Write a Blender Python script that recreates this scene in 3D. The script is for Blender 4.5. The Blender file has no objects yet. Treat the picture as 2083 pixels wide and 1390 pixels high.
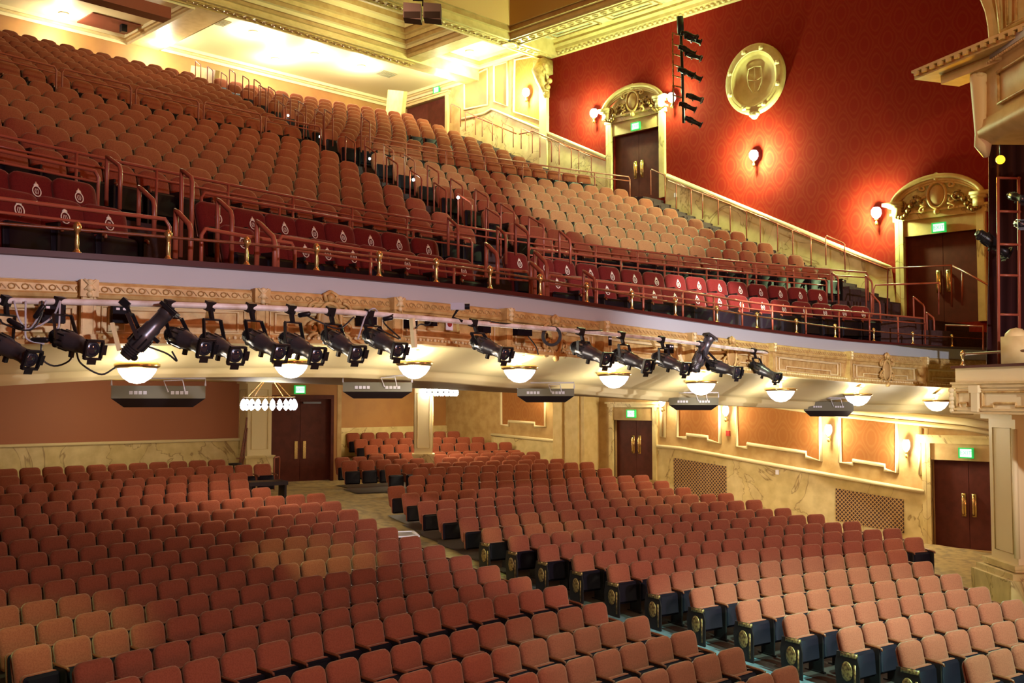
import bpy, math, random
import numpy as np
from mathutils import Vector, Matrix
random.seed(7)
SC = bpy.context.scene
COL = SC.collection
# ------------------------------------------------------------------ camera, world, exposure
F_PX = 2150.0; PITCH = math.atan(115/2150.0)
cd = bpy.data.cameras.new('camera'); cam = bpy.data.objects.new('camera', cd); COL.objects.link(cam)
cam.location = (0, 0, 0); cam.rotation_euler = (math.pi/2+PITCH, 0, -math.pi/4)
cd.sensor_width = 36; cd.lens = F_PX/2083*36; cd.clip_start = .1; cd.clip_end = 300
SC.camera = cam
SC.view_settings.view_transform = 'Standard'; SC.view_settings.look = 'None'
SC.view_settings.exposure = 0.0; SC.view_settings.gamma = 1.0; SC.view_settings.use_curve_mapping = False
W = bpy.data.worlds.new('world'); SC.world = W; W.use_nodes = True
W.node_tree.nodes['Background'].inputs[0].default_value = (.75, .20, .12, 1)
W.node_tree.nodes['Background'].inputs[1].default_value = .10

def lamp(name, kind, loc, energy, color=(1,.82,.5), size=.15, target=None, angle=40, blend=.6):
    l = bpy.data.lights.new(name, kind); o = bpy.data.objects.new(name, l); COL.objects.link(o)
    l.energy = energy; l.color = color; o.location = loc
    if kind == 'AREA': l.size = size
    else: l.shadow_soft_size = size
    if kind == 'SPOT': l.spot_size = math.radians(angle); l.spot_blend = blend
    if target is not None:
        d = Vector(target)-Vector(loc); o.rotation_euler = d.to_track_quat('-Z', 'Y').to_euler()
    return o
# added fill lamps for general red light; unseen spots for pools on the seats
RED = (1, .27, .14)
lamp('hall_fill', 'POINT', (11, 6, 9.5), 450, RED, 1.2)
lamp('hall_fill', 'POINT', (3, 3, 7), 260, RED, 1.0)
lamp('hall_fill', 'POINT', (3, -4, -.4), 900, (1,.33,.19), 1.0)
lamp('hall_fill', 'POINT', (15, -4, -.4), 1100, (1,.36,.20), 1.0)
lamp('hall_fill', 'POINT', (13, 18, 10.5), 240, (1, .42, .20), 1.0)
for loc, e, c in (((13.5,27,11.3),110,(1,.86,.5)),((20.5,27,11.5),110,(1,.88,.55)),((25.9,19,11.6),28,(1,.84,.5)),((16,17,11.6),150,(1,.62,.22)),((24.9,26.9,11.9),50,(1,.9,.7))):
    lamp('coffer_fill', 'POINT', loc, e, c, .5)  # bodiless lamps added to brighten the coffers and the side strip
TAN = (.47, 1.0, .68); COOL = (.44, 1.0, .86); AMB = (.66, 1.0, .50)
for loc, tgt, e, c, a in [
    ((11, -3, 9.5), (16.2, 6.4, -3.6), 28000, COOL, 29),
    ((14, -2, 9.5), (14.8, 9.0, -3.6), 9000, COOL, 15),
    ((9, -3, 9.0), (11.4, 8.0, -3.5), 7000, COOL, 17),
    ((10.3, 13.9, .05), (11.3, 16.3, -2.9), 420, AMB, 40),
    ((16.4, 14.0, .0), (17.4, 16.2, -2.7), 380, AMB, 36),
    ((14.2, 13.9, .0), (15.1, 16.3, -2.9), 380, AMB, 32),
    ((17.2, 12.0, -.05), (18.2, 14.1, -2.9), 420, AMB, 40),
    ((4.6, 11.6, .1), (5.6, 14.2, -3.2), 480, AMB, 42),
    ((13.2, 10.9, .0), (14.2, 13.0, -3.2), 260, AMB, 44),
    ((21.5, 15.2, -.05), (22.5, 17.2, -2.9), 160, AMB, 50),
    ((12, 8, 10), (19, 11.5, -3.4), 3200, AMB, 34),
    ((9, 2, 10.0), (21.0, 17.4, 4.6), 42000, TAN, 17),
    ((9, 3, 10.5), (17.4, 20.6, 6.0), 19000, TAN, 10),
    ((12, 3, 9.0), (17.6, 11.6, 1.9), 26000, (1,.85,.80), 13),
    ((5, 4, 10.5), (9.8, 20, 5.2), 2200, AMB, 34),
    ((3, -3, 2.0), (5.5, 8.8, .6), 2500, (.92,.88,1), 60),  # this spot and the next are added to brighten the balcony front
    ((10, -3, 3.0), (17, 10, .4), 8000, (.94,.90,.96), 50)]:
    lamp('unseen_spot', 'SPOT', loc, e, c, .12, tgt, a)
lamp('unseen_spot', 'SPOT', (8, -3, 7.5), 2600, (1,.86,.50), .12, (20, 8, 5.6), 26)  # unseen warm spot added to brighten the upper box

# ------------------------------------------------------------------ pixel -> place helpers
_cp, _sp, _rt = math.cos(PITCH), math.sin(PITCH), math.sqrt(.5)
def ray(u, v):
    x = (u-1041.5)/F_PX; y = (695-v)/F_PX
    zf = _cp-y*_sp; zz = y*_cp+_sp
    return Vector((_rt*(x+zf), _rt*(zf-x), zz))
def at(u, v, z=None, X=None, Y=None, D=None):
    d = ray(u, v)
    if z is not None: return d*(z/d.z)
    if X is not None: return d*(X/d.x)
    if Y is not None: return d*(Y/d.y)
    return d*D
def on_cyl(u, v, C, r):
    d = ray(u, v); A = d.x**2+d.y**2; B = -2*(d.x*C[0]+d.y*C[1]); c = C[0]**2+C[1]**2-r*r
    return d*((-B+math.sqrt(B*B-4*A*c))/2/A)
def project_u(p):
    xr = _rt*(p[0]-p[1]); zf = _rt*(p[0]+p[1]); zz = zf*_cp+p[2]*_sp
    if zz < .5: return None
    return 1041.5+F_PX*xr/zz, 695-F_PX*(p[2]*_cp-zf*_sp)/zz, zz
def ang_at(u, C, r, z):
    lo, hi = -1.35, 1.25
    f = lambda a: (project_u((C[0]+r*math.sin(a), C[1]+r*math.cos(a), z)) or (-1e5,))[0]
    for _ in range(40):
        m = (lo+hi)/2
        if f(m) < u: lo = m
        else: hi = m
    return (lo+hi)/2
def pol(C, r, a, z=0): return Vector((C[0]+r*math.sin(a), C[1]+r*math.cos(a), z))
def interp(x, xs, ys): return float(np.interp(x, xs, ys))
def smooth_path(pts, n=60):
    pts = [Vector(p) for p in pts]; out = []
    P = [pts[0]*2-pts[1]]+pts+[pts[-1]*2-pts[-2]]
    seg = len(pts)-1
    for i in range(n+1):
        t = i/n*seg; k = min(int(t), seg-1); s = t-k
        a, b, c, d = P[k:k+4]
        out.append(.5*((2*b)+(c-a)*s+(2*a-5*b+4*c-d)*s*s+(3*b-a-3*c+d)*s**3))
    return out

# ------------------------------------------------------------------ materials
def mat(name, col, rough=.6, metal=0, noise=None, scale=6, bump=0, emit=None, estr=0, sheen=0, spec=.4, sheen_col=(1,.8,.55)):
    m = bpy.data.materials.new(name); m.use_nodes = True; nt = m.node_tree; b = nt.nodes['Principled BSDF']
    b.inputs['Base Color'].default_value = (*col, 1); b.inputs['Roughness'].default_value = rough
    b.inputs['Metallic'].default_value = metal; b.inputs['Specular IOR Level'].default_value = spec
    if sheen:
        b.inputs['Sheen Weight'].default_value = sheen; b.inputs['Sheen Roughness'].default_value = .45
        b.inputs['Sheen Tint'].default_value = (*sheen_col, 1)
    if emit:
        b.inputs['Emission Color'].default_value = (*emit, 1); b.inputs['Emission Strength'].default_value = estr
    if noise or bump:
        tc = nt.nodes.new('ShaderNodeTexCoord'); nz = nt.nodes.new('ShaderNodeTexNoise')
        nz.inputs['Scale'].default_value = scale; nz.inputs['Detail'].default_value = 4
        nt.links.new(tc.outputs['Object'], nz.inputs['Vector'])
        if noise:
            r = nt.nodes.new('ShaderNodeValToRGB'); r.color_ramp.elements[0].color = (*noise, 1); r.color_ramp.elements[1].color = (*col, 1)
            r.color_ramp.elements[0].position = .35; r.color_ramp.elements[1].position = .6
            nt.links.new(nz.outputs['Fac'], r.inputs['Fac']); nt.links.new(r.outputs['Color'], b.inputs['Base Color'])
        if bump:
            bp = nt.nodes.new('ShaderNodeBump'); bp.inputs['Strength'].default_value = bump; bp.inputs['Distance'].default_value = .02
            nt.links.new(nz.outputs['Fac'], bp.inputs['Height']); nt.links.new(bp.outputs['Normal'], b.inputs['Normal'])
    return m
def marble(name):
    m = mat(name, (.72,.58,.26), .35); nt = m.node_tree; b = nt.nodes['Principled BSDF']
    tc = nt.nodes.new('ShaderNodeTexCoord'); n1 = nt.nodes.new('ShaderNodeTexNoise'); n1.inputs['Scale'].default_value = .5; n1.inputs['Detail'].default_value = 5; n1.inputs['Distortion'].default_value = 1.4
    r = nt.nodes.new('ShaderNodeValToRGB'); e = r.color_ramp.elements
    e[0].position = .0; e[0].color = (.72,.58,.26,1); e[1].position = 1; e[1].color = (.76,.64,.34,1)
    for p, c in ((.49,(.70,.56,.25,1)), (.50,(.36,.24,.10,1)), (.508,(.72,.58,.28,1))):
        x = e.new(p); x.color = c
    n2 = nt.nodes.new('ShaderNodeTexNoise'); n2.inputs['Scale'].default_value = 3; n2.inputs['Detail'].default_value = 6
    mx = nt.nodes.new('ShaderNodeMix'); mx.data_type = 'RGBA'; mx.blend_type = 'MULTIPLY'; mx.inputs[0].default_value = .5
    r2 = nt.nodes.new('ShaderNodeValToRGB'); r2.color_ramp.elements[0].color = (.55,.48,.35,1); r2.color_ramp.elements[0].position = .3; r2.color_ramp.elements[1].position = .65
    nt.links.new(tc.outputs['Object'], n1.inputs['Vector']); nt.links.new(tc.outputs['Object'], n2.inputs['Vector'])
    nt.links.new(n1.outputs['Fac'], r.inputs['Fac']); nt.links.new(n2.outputs['Fac'], r2.inputs['Fac'])
    nt.links.new(r.outputs['Color'], mx.inputs[6]); nt.links.new(r2.outputs['Color'], mx.inputs[7]); nt.links.new(mx.outputs[2], b.inputs['Base Color'])
    return m
def damask(name, a, bcol, axes=(1, 2), scale=1.1):
    # ogee lattice with scrolls, laid out on the wall's own metres
    m = mat(name, a, .85, spec=.08); nt = m.node_tree; b = nt.nodes['Principled BSDF']; L = nt.links
    tc = nt.nodes.new('ShaderNodeTexCoord'); sp = nt.nodes.new('ShaderNodeSeparateXYZ'); L.new(tc.outputs['Object'], sp.inputs[0])
    def mth(op, x, y=None):
        n = nt.nodes.new('ShaderNodeMath'); n.operation = op
        for i, v in enumerate((x, y)):
            if v is None: continue
            if isinstance(v, (int, float)): n.inputs[i].default_value = v
            else: L.new(v, n.inputs[i])
        return n.outputs[0]
    s = mth('MULTIPLY', sp.outputs[axes[0]], 2*math.pi*scale); t = mth('MULTIPLY', sp.outputs[axes[1]], 2*math.pi*scale*.62)
    f = mth('ADD', mth('COSINE', s), mth('MULTIPLY', mth('COSINE', t), 1.0))
    lat = mth('ABSOLUTE', mth('SUBTRACT', mth('ABSOLUTE', f), .28))
    g = mth('ABSOLUTE', mth('SUBTRACT', mth('ABSOLUTE', f), 1.25))
    nz = nt.nodes.new('ShaderNodeTexNoise'); nz.inputs['Scale'].default_value = 7; L.new(tc.outputs['Object'], nz.inputs['Vector'])
    k = mth('MINIMUM', lat, g); k = mth('ADD', k, mth('MULTIPLY', mth('SUBTRACT', nz.outputs['Fac'], .5), .3))
    r = nt.nodes.new('ShaderNodeValToRGB'); r.color_ramp.elements[0].position = .05; r.color_ramp.elements[1].position = .30
    r.color_ramp.elements[0].color = (*bcol, 1); r.color_ramp.elements[1].color = (*a, 1); L.new(k, r.inputs['Fac']); L.new(r.outputs['Color'], b.inputs['Base Color'])
    return m
M = dict(
    fabric=mat('seat_fabric', (.265,.070,.036), .9, noise=(.215,.052,.027), scale=60, sheen=.35, spec=.08, sheen_col=(1,.80,.50)),
    club=mat('club_seat_fabric', (.125,.012,.010), .8, noise=(.10,.009,.008), scale=60, sheen=.25, spec=.1, sheen_col=(1,.5,.4)),
    pan=mat('seat_pan_plywood', (.007,.004,.008), .6, spec=.12),
    wood=mat('armrest_wood', (.20,.055,.02), .35, noise=(.12,.03,.012), scale=20),
    iron=mat('seat_iron', (.02,.013,.012), .45, .3),
    castgold=mat('gilt_cast_iron', (.42,.26,.08), .35, .5, noise=(.10,.04,.02), scale=25),
    white=mat('emblem_thread', (.80,.72,.58), .6),
    cream=mat('cream_plaster', (.66,.50,.22), .5, noise=(.58,.42,.17), scale=4),
    light_cream=mat('pale_plaster', (.74,.62,.34), .5),
    gold=mat('gilded_plaster', (.62,.44,.17), .45, .05, noise=(.46,.28,.09), scale=9, bump=.3),
    buff=mat('buff_plaster', (.50,.33,.13), .55, noise=(.40,.24,.08), scale=3),
    band=mat('balcony_band_paint', (.43,.45,.48), .5),
    cap=mat('balcony_cap_wood', (.07,.015,.012), .3),
    marble=marble('marble_dado'),
    paper=damask('red_damask', (.19,.011,.006), (.205,.019,.008), scale=1.5),
    paper2=damask('ochre_damask', (.32,.125,.035), (.345,.145,.043), scale=1.5),
    ochre=mat('ochre_wall_paint', (.42,.20,.055), .6, noise=(.38,.17,.05), scale=2),
    backred=mat('back_wall_paint', (.38,.135,.06), .6),
    door=mat('door_wood', (.095,.020,.012), .5, noise=(.075,.015,.009), scale=5, spec=.2),
    dark=mat('dark_opening', (.006,.004,.004), .8),
    brass=mat('brass', (.75,.55,.22), .25, .9),
    rail=mat('rail_paint', (.30,.072,.040), .32),
    black=mat('black_metal', (.016,.015,.018), .33, .4),
    steel=mat('dark_housing', (.13,.13,.15), .32, .75),
    pipe=mat('white_pipe', (.85,.80,.78), .4, noise=(.55,.46,.38), scale=5),
    cable=mat('black_cable', (.02,.018,.018), .5),
    tape=mat('grey_cable', (.45,.44,.5), .5),
    speaker=mat('speaker_paint', (.10,.09,.055), .5),
    grille=mat('speaker_cloth', (.018,.010,.010), .7),
    lens=mat('lens_glass', (.02,.02,.03), .05, .0, spec=1),
    carpet=mat('aisle_carpet', (.42,.30,.12), .9, noise=(.26,.19,.09), scale=5),
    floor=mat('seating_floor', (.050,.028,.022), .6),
    step=mat('balcony_carpet', (.055,.024,.024), .85, noise=(.035,.016,.018), scale=20),
    nosing=mat('step_nosing', (.40,.26,.12), .5),
    teal=mat('cool_lit_carpet', (.11,.15,.16), .9, noise=(.07,.10,.11), scale=7),  # carpet colour carries the bluish light that falls on the aisle
    curtain=mat('stage_curtain', (.030,.003,.004), .9),
    glow=mat('lit_glass', (.8,.8,.8), .4, emit=(.80,.80,1), estr=1.5),
    bulb=mat('lit_bulb', (.8,.8,.8), .4, emit=(.9,.9,1), estr=14),
    amber=mat('amber_lamp', (.8,.5,.1), .4, emit=(1,.55,.02), estr=2.5),
    green=mat('exit_green', (.02,.35,.08), .4, emit=(.02,.55,.10), estr=.7),
    signface=mat('exit_face', (.8,.9,.85), .4, emit=(.72,1,.93), estr=.95),
    exit_text=mat('exit_text', (.2,.6,.35), .4, emit=(.22,.62,.42), estr=.7),
    ceil=mat('ceiling_plaster', (.62,.48,.24), .6, noise=(.55,.41,.19), scale=1.2),
    brown=mat('coffer_brown', (.50,.26,.06), .6),
    redpaint=mat('soffit_red', (.20,.045,.02), .6),
    stencil=mat('ceiling_stencil', (.66,.55,.34), .6, noise=(.36,.33,.24), scale=3.2),
    vent=mat('vent_grille', (.30,.26,.16), .5),
    paper_white=mat('paper_notice', (.85,.82,.88), .6),
    red_ink=mat('red_ink', (.35,.03,.02), .6),
    conc=mat('platform_metal', (.50,.48,.46), .35, .5),
)
def lattice_mat():
    m = mat('radiator_lattice', (.10,.035,.018), .5); nt = m.node_tree; b = nt.nodes['Principled BSDF']; L = nt.links
    tc = nt.nodes.new('ShaderNodeTexCoord'); sp = nt.nodes.new('ShaderNodeSeparateXYZ'); L.new(tc.outputs['Object'], sp.inputs[0])
    def mm(op, x, y):
        n = nt.nodes.new('ShaderNodeMath'); n.operation = op
        for i, v in enumerate((x, y)):
            if isinstance(v, (int, float)): n.inputs[i].default_value = v
            else: L.new(v, n.inputs[i])
        return n.outputs[0]
    a = mm('PINGPONG', mm('MULTIPLY', mm('ADD', sp.outputs[1], sp.outputs[2]), 9), .5); c = mm('PINGPONG', mm('MULTIPLY', mm('SUBTRACT', sp.outputs[1], sp.outputs[2]), 9), .5)
    r = nt.nodes.new('ShaderNodeValToRGB'); r.color_ramp.elements[0].position = .12; r.color_ramp.elements[1].position = .16
    r.color_ramp.elements[0].color = (.46,.28,.11,1); r.color_ramp.elements[1].color = (.05,.018,.012,1)
    L.new(mm('MINIMUM', a, c), r.inputs['Fac']); L.new(r.outputs['Color'], b.inputs['Base Color']); return m
M['lattice'] = lattice_mat()

# ------------------------------------------------------------------ mesh builder
class MB:
    def __init__(s): s.v = []; s.f = []
    def add(s, vs, fs, T=None):
        n = len(s.v)
        s.v += [tuple((T @ Vector(p)) if T is not None else p) for p in vs]
        s.f += [tuple(i+n for i in f) for f in fs]; return s
    def box(s, c, d, T=None, rz=0):
        x, y, z = d[0]/2, d[1]/2, d[2]/2
        vs = [Vector((a*x, b*y, e*z)) for a in (-1,1) for b in (-1,1) for e in (-1,1)]
        if rz: vs = [Matrix.Rotation(rz, 3, 'Z') @ p for p in vs]
        vs = [p+Vector(c) for p in vs]
        return s.add(vs, [(0,1,3,2),(4,6,7,5),(0,4,5,1),(2,3,7,6),(0,2,6,4),(1,5,7,3)], T)
    def bar(s, a, b, w, h=None, up=(0,0,1)):
        a, b = Vector(a), Vector(b); h = h or w; d = (b-a).normalized(); upv = Vector(up)
        if abs(d.dot(upv)) > .98: upv = Vector((1,0,0))
        r = d.cross(upv).normalized(); q = r.cross(d)
        vs = [p+r*(i*w/2)+q*(j*h/2) for p in (a,b) for i, j in ((-1,-1),(1,-1),(1,1),(-1,1))]
        return s.add(vs, [(0,1,2,3),(7,6,5,4),(0,4,5,1),(1,5,6,2),(2,6,7,3),(3,7,4,0)])
    def tube(s, pts, r, n=8, closed=False):
        pts = [Vector(p) for p in pts]; m = len(pts); vs = []; fs = []; prev = None
        for i, p in enumerate(pts):
            if closed: d = pts[(i+1)%m]-pts[i-1]
            else: d = pts[min(i+1,m-1)]-pts[max(i-1,0)]
            d = d.normalized()
            if prev is None:
                u = Vector((0,0,1)) if abs(d.z) < .9 else Vector((1,0,0)); prev = d.cross(u).normalized()
            x = (prev-d*prev.dot(d)); x = x.normalized() if x.length > 1e-6 else d.orthogonal().normalized(); prev = x; y = d.cross(x)
            rr = r[i] if isinstance(r, (list, tuple)) else r
            vs += [p+(x*math.cos(2*math.pi*k/n)+y*math.sin(2*math.pi*k/n))*rr for k in range(n)]
        for i in range(m if closed else m-1):
            j = (i+1)%m
            fs += [(i*n+k, i*n+(k+1)%n, j*n+(k+1)%n, j*n+k) for k in range(n)]
        if not closed: fs += [tuple(range(n))[::-1], tuple((m-1)*n+k for k in range(n))]
        return s.add(vs, fs)
    def lathe(s, prof, T=None, n=20):
        vs = []; fs = []; m = len(prof)
        for r, z in prof: vs += [Vector((r*math.cos(2*math.pi*k/n), r*math.sin(2*math.pi*k/n), z)) for k in range(n)]
        for i in range(m-1): fs += [(i*n+k, i*n+(k+1)%n, (i+1)*n+(k+1)%n, (i+1)*n+k) for k in range(n)]
        fs += [tuple(range(n))[::-1], tuple((m-1)*n+k for k in range(n))]
        return s.add(vs, fs, T)
    def sphere(s, c, r, n=10, sc=(1,1,1)):
        c = Vector(c)
        pr = [(math.sin(math.pi*i/n)*r+1e-4, -math.cos(math.pi*i/n)*r) for i in range(n+1)]
        return s.lathe(pr, Matrix.Translation(c) @ Matrix.Diagonal((*sc,1)), n*2)
    def prism(s, poly, vec):
        n = len(poly); vec = Vector(vec); a = [Vector(p) for p in poly]
        return s.add(a+[p+vec for p in a], [tuple(range(n))[::-1], tuple(range(n,2*n))]+[(i,(i+1)%n,(i+1)%n+n,i+n) for i in range(n)])
    def sweep(s, path, prof, closed=False, side=None):
        # profile points (out, up): out along the given side vector of each path point, up = +Z
        n = len(prof); m = len(path); vs = []; fs = []
        for i, p in enumerate(path):
            o = side[i]
            vs += [Vector(p)+o*a+Vector((0,0,b)) for a, b in (prof[i] if isinstance(prof[0][0], (tuple, list)) else prof)]
        if isinstance(prof[0][0], (tuple, list)): n = len(prof[0])
        for i in range(m-1): fs += [(i*n+k, i*n+k+1, (i+1)*n+k+1, (i+1)*n+k) for k in range(n-1)]
        return s.add(vs, fs)
    def build(s, name, m, parent=None, smooth=False, loc=None):
        me = bpy.data.meshes.new(name); me.from_pydata([tuple(v) for v in s.v], [], s.f); me.materials.append(M[m] if isinstance(m, str) else m)
        if smooth: me.polygons.foreach_set('use_smooth', [True]*len(me.polygons))
        me.update(); o = bpy.data.objects.new(name, me); COL.objects.link(o)
        if parent is not None: o.parent = parent
        if loc is not None: o.location = loc
        return o
def tag(o, label=None, cat=None, group=None, kind=None):
    if label: o['label'] = label
    if cat: o['category'] = cat
    if group: o['group'] = group
    if kind: o['kind'] = kind
    return o
def empty(name, loc=(0,0,0), rz=0, **k):
    o = bpy.data.objects.new(name, None); COL.objects.link(o); o.location = loc; o.rotation_euler = (0,0,rz); o.empty_display_size = .1
    return tag(o, **k)
def struct(o, label=None, cat='wall'): return tag(o, label, cat, kind='structure')
def local(parent, p): # world -> local of a thing with rz
    return parent_inv(parent) @ Vector(p)
def parent_inv(o): return (Matrix.Translation(o.location) @ o.rotation_euler.to_matrix().to_4x4()).inverted()
def copy_tree(o, parent=None):
    c = o.copy(); COL.objects.link(c); c.parent = parent
    for ch in KIDS.get(o.name, []): copy_tree(ch, c)
    return c
KIDS = {}
def kid(p, o): KIDS.setdefault(p.name, []).append(o); return o

# ================================================================== SEATING GEOMETRY
CO = (10.96, -15.94)                       # centre of the orchestra rows
CB = (13.1, -22.2)                         # centre of the balcony rows
SH = .90                                   # seat back top above its floor
def h_orch(r): return -(2.957-.0723*(r-30)-.0026*(r-30)**2)
rowsL = [(42.158-.9597*k) for k in range(22)]
refL = [936.6,949.6,966,980.9,1000.3,1020.5,1041,1063,1088.7,1114.7,1142.9,1173.8,1210,1249.6,1297.7,1346]
endL = [443.8,536.6,488,490,535,646.6,678.5,713,750,793,839.5,888.7,943,1000,1064,1137,1217.5,1304,1400,1498,1609,1728]
startL = [-40]*12+[44,103,158,223,300,390,480,570,660,760]
refR = [988.5,1002.9,1019.4,1035.4,1052.5,1073.5,1089.5,1108.6,1126.9,1147.8,1169.6,1195.5,1222.2,1250.8,1277.5,1306.1,1336.6]
startR = [809.4,839,872,912,957.7,1004.6,1060,1121,1191.4,1264,1347,1434.5,1530.5,1627,1739.5,1862,1999.6]
endR = [1295,1355,1408,1472,1545,1608,1675,1755,1833,1883,1844,1864,1932,2003,2080,2120,2150]
backR = [(858,951.5,1225),(850.6,967.4,1190)]
rowtab = []      # (block, k, r, z, a0, a1)
def zfix(u, v, C, r, zm):                  # height of a row so that its reference seat stands where it should
    return on_cyl(u, v, C, r).z
for k, r in enumerate(rowsL):
    z = zfix(400.3, refL[k], CO, r, 0) if k < 16 else h_orch(r)-.03
    rowtab.append(('L', k, r, z, ang_at(startL[k], CO, r, z), ang_at(endL[k], CO, r, z), .542))
for k in range(17):
    r = 37.894-1.0196*k; z = zfix(startR[k], refR[k], CO, r, 0)
    rowtab.append(('R', k, r, z, ang_at(startR[k], CO, r, z), ang_at(endR[k], CO, r, z), .558))
for i, (u0, v0, ue) in enumerate([(850.6,967.4,1225),(858,951.5,1190),(801.5,944.3,1150),(713,937,1104),(699,930,1085),(768,922.7,1058),(757,905.4,1017),(736,893,1002),(720,880.4,987)]):
    r = 37.894+1.0196*(i+1)+(.15*max(0,i-4)); z = zfix(u0, v0, CO, r, 0)
    rowtab.append(('P', i+1, r, z, ang_at(u0, CO, r, z), ang_at(ue, CO, r, z), .56))
floor_r = [15]+[t[2] for t in sorted(rowtab, key=lambda t: t[2]) if t[0] != 'L']+[52]
floor_z = [h_orch(17)-SH]+[t[3]-SH for t in sorted(rowtab, key=lambda t: t[2]) if t[0] != 'L']
floor_z = floor_z+[floor_z[-1]]
def floor_at(p):
    r = math.hypot(p[0]-CO[0], p[1]-CO[1])
    return interp(r, floor_r, floor_z)
# balcony rows
bal = []
endML = [950,903,850,804,757,714,674,634]; stMR = [1112,1058,1003,955,908,863,820,776]; enMR = [1700,1632,1557,1491,1433,1378,1330,1273]
for k in range(8):
    r = 37.0+.975*k; z = 3.29+.436*k
    bal.append(('ML', k, r, z, ang_at(-40, CB, r, z), ang_at(endML[k], CB, r, z), .547))
    bal.append(('MR', k, r, z, ang_at(stMR[k], CB, r, z), ang_at(enMR[k], CB, r, z), .547))
endRL = [598,574,550,526,502,480,460,438,412,385]; stRR = [706,674,646,618,590,562,534,506,479,452]; enRR = [1179,1100,1062,1023,989,952,920,891,863,830]
for j in range(10):
    r = 45.2+.9*j; z = 7.0+.39*j
    bal.append(('RL', j, r, z, ang_at(-40, CB, r, z), ang_at(endRL[j], CB, r, z), .547))
    bal.append(('RR', j, r, z, ang_at(stRR[j], CB, r, z), ang_at(enRR[j], CB, r, z), .547))

# ================================================================== SEATS
def slab(w, h, t, r, puff=.02, n=5, ox=0, oz=0, topscale=1.0):
    """rounded upholstered slab in XZ, front towards -Y; returns verts, faces"""
    def ring(ins, y, add=0):
        pts = []
        for cx, cz, a0 in ((w/2-r, h-r, 0), (-w/2+r, h-r, 90), (-w/2+r*.6, r*.6, 180), (w/2-r*.6, r*.6, 270)):
            rr = r if a0 < 180 else r*.6
            for i in range(n):
                a = math.radians(a0+90*i/(n-1)); x = cx+(rr-ins)*math.cos(a); z = cz+(rr-ins)*math.sin(a)
                x *= 1-(1-topscale)*(1-z/h)
                pts.append((x+ox, y, z+oz))
        return pts
    rings = [ring(.025, t/2), ring(0, t/2-.015), ring(0, -t/2+.03), ring(.012, -t/2+.008), ring(.04, -t/2-puff*.5), ring(r*.8, -t/2-puff)]
    N = 4*n; vs = [p for R in rings for p in R]; fs = []
    for i in range(len(rings)-1): fs += [(i*N+k, (i+1)*N+k, (i+1)*N+(k+1)%N, i*N+(k+1)%N) for k in range(N)]
    fs += [tuple(range(N)), tuple((len(rings)-1)*N+k for k in range(N))[::-1]]
    return vs, fs
def tilt(deg, about): # lean back (+Y) around X axis at a point
    c = Vector(about); return Matrix.Translation(c) @ Matrix.Rotation(math.radians(-deg), 4, 'X') @ Matrix.Translation(-c)
def seat_parts(kind):
    w = {'orch':.505, 'bal':.51, 'club':.555}[kind]
    rt_ = {'orch':.105, 'bal':.165, 'club':.12}[kind]
    T = tilt(13, (0,.0,.42))
    back = MB().add(*slab(w, .54, .085, rt_, oz=.36, topscale=.93), T=T)
    tp = .60 if kind == 'orch' else .555
    cush = MB().add(*slab(w-.05, .38, .09, .05, puff=.012), T=Matrix.Translation((0,-.10,tp-.38)) @ Matrix.Rotation(math.radians(-4), 4, 'X') @ Matrix.Rotation(math.pi, 4, 'Z'))
    pan = MB().add(*slab(w-.03, .38, .035, .05, puff=.02), T=Matrix.Translation((0,-.165,tp-.385)) @ Matrix.Rotation(math.radians(-4), 4, 'X'))
    za = 0 if kind == 'orch' else -.07
    arm = MB().tube([(w/2+.025,-.25,.57+za),(w/2+.025,-.24,.60+za),(w/2+.025,-.18,.61+za),(w/2+.025,.02,.625+za),(w/2+.025,.08,.63+za)], [.015,.02,.022,.02,.015], 6)
    leg = MB().box((w/2+.02,-.08,.32), (.03,.26,.56)).box((w/2+.02,-.06,.02), (.05,.36,.04))
    bs = MB().add(*slab(w-.03, .46, .02, rt_, puff=.004), T=T @ Matrix.Translation((0,.055,.41)))
    return back, cush, pan, arm, leg, bs
FAB = {'orch':'fabric', 'bal':'fabric', 'club':'club'}
def emblem():
    b = MB(); T = tilt(13, (0,0,.42)); y = -.074; z0 = .675
    ring = [(.050*math.sin(2*math.pi*k/16), y, z0+.060*math.cos(2*math.pi*k/16)) for k in range(16)]
    b.tube(ring, .0065, 6, closed=True)
    for sx in (-1, 1): b.tube([(sx*.012, y, z0+.03), (sx*.022, y, z0), (sx*.012, y, z0-.03)], .0038, 5)
    b.tube([(0,y,z0+.03),(0,y,z0-.03)], .003, 5)
    b.prism([(-.03,y-.006,z0+.060),(.03,y-.006,z0+.060),(.022,y-.006,z0+.082),(.010,y-.006,z0+.088),(0,y-.006,z0+.112),(-.010,y-.006,z0+.088),(-.022,y-.006,z0+.082)], (0,.014,0))
    b.v = [tuple(T @ Vector(p)) for p in b.v]
    return b
def make_seat(kind, name):
    root = empty(name); pr = seat_parts(kind)
    for nm, bm, m, sm in (('backrest',pr[0],FAB[kind],True),('back_shell',pr[5],'wood',True),('seat_cushion',pr[1],FAB[kind],True),('seat_pan',pr[2],'pan',True),('armrest',pr[3],'wood',True),('side_stand',pr[4],'iron',False)):
        par = root
        if nm == 'back_shell': par = KIDS[root.name][0]
        if nm == 'seat_pan': par = KIDS[root.name][-1]
        kid(par, bm.build(nm, m, par, sm))
    if kind == 'club':
        bk = KIDS[root.name][0]; e = emblem().build('emblem', 'white', bk, True); e['label'] = 'pale embroidered crest'; kid(bk, e)
    return root
protos = {'orch': make_seat('orch', 'theatre_seat'), 'bal': make_seat('bal', 'balcony_seat'), 'club': make_seat('club', 'club_seat')}
used = set()
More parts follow.
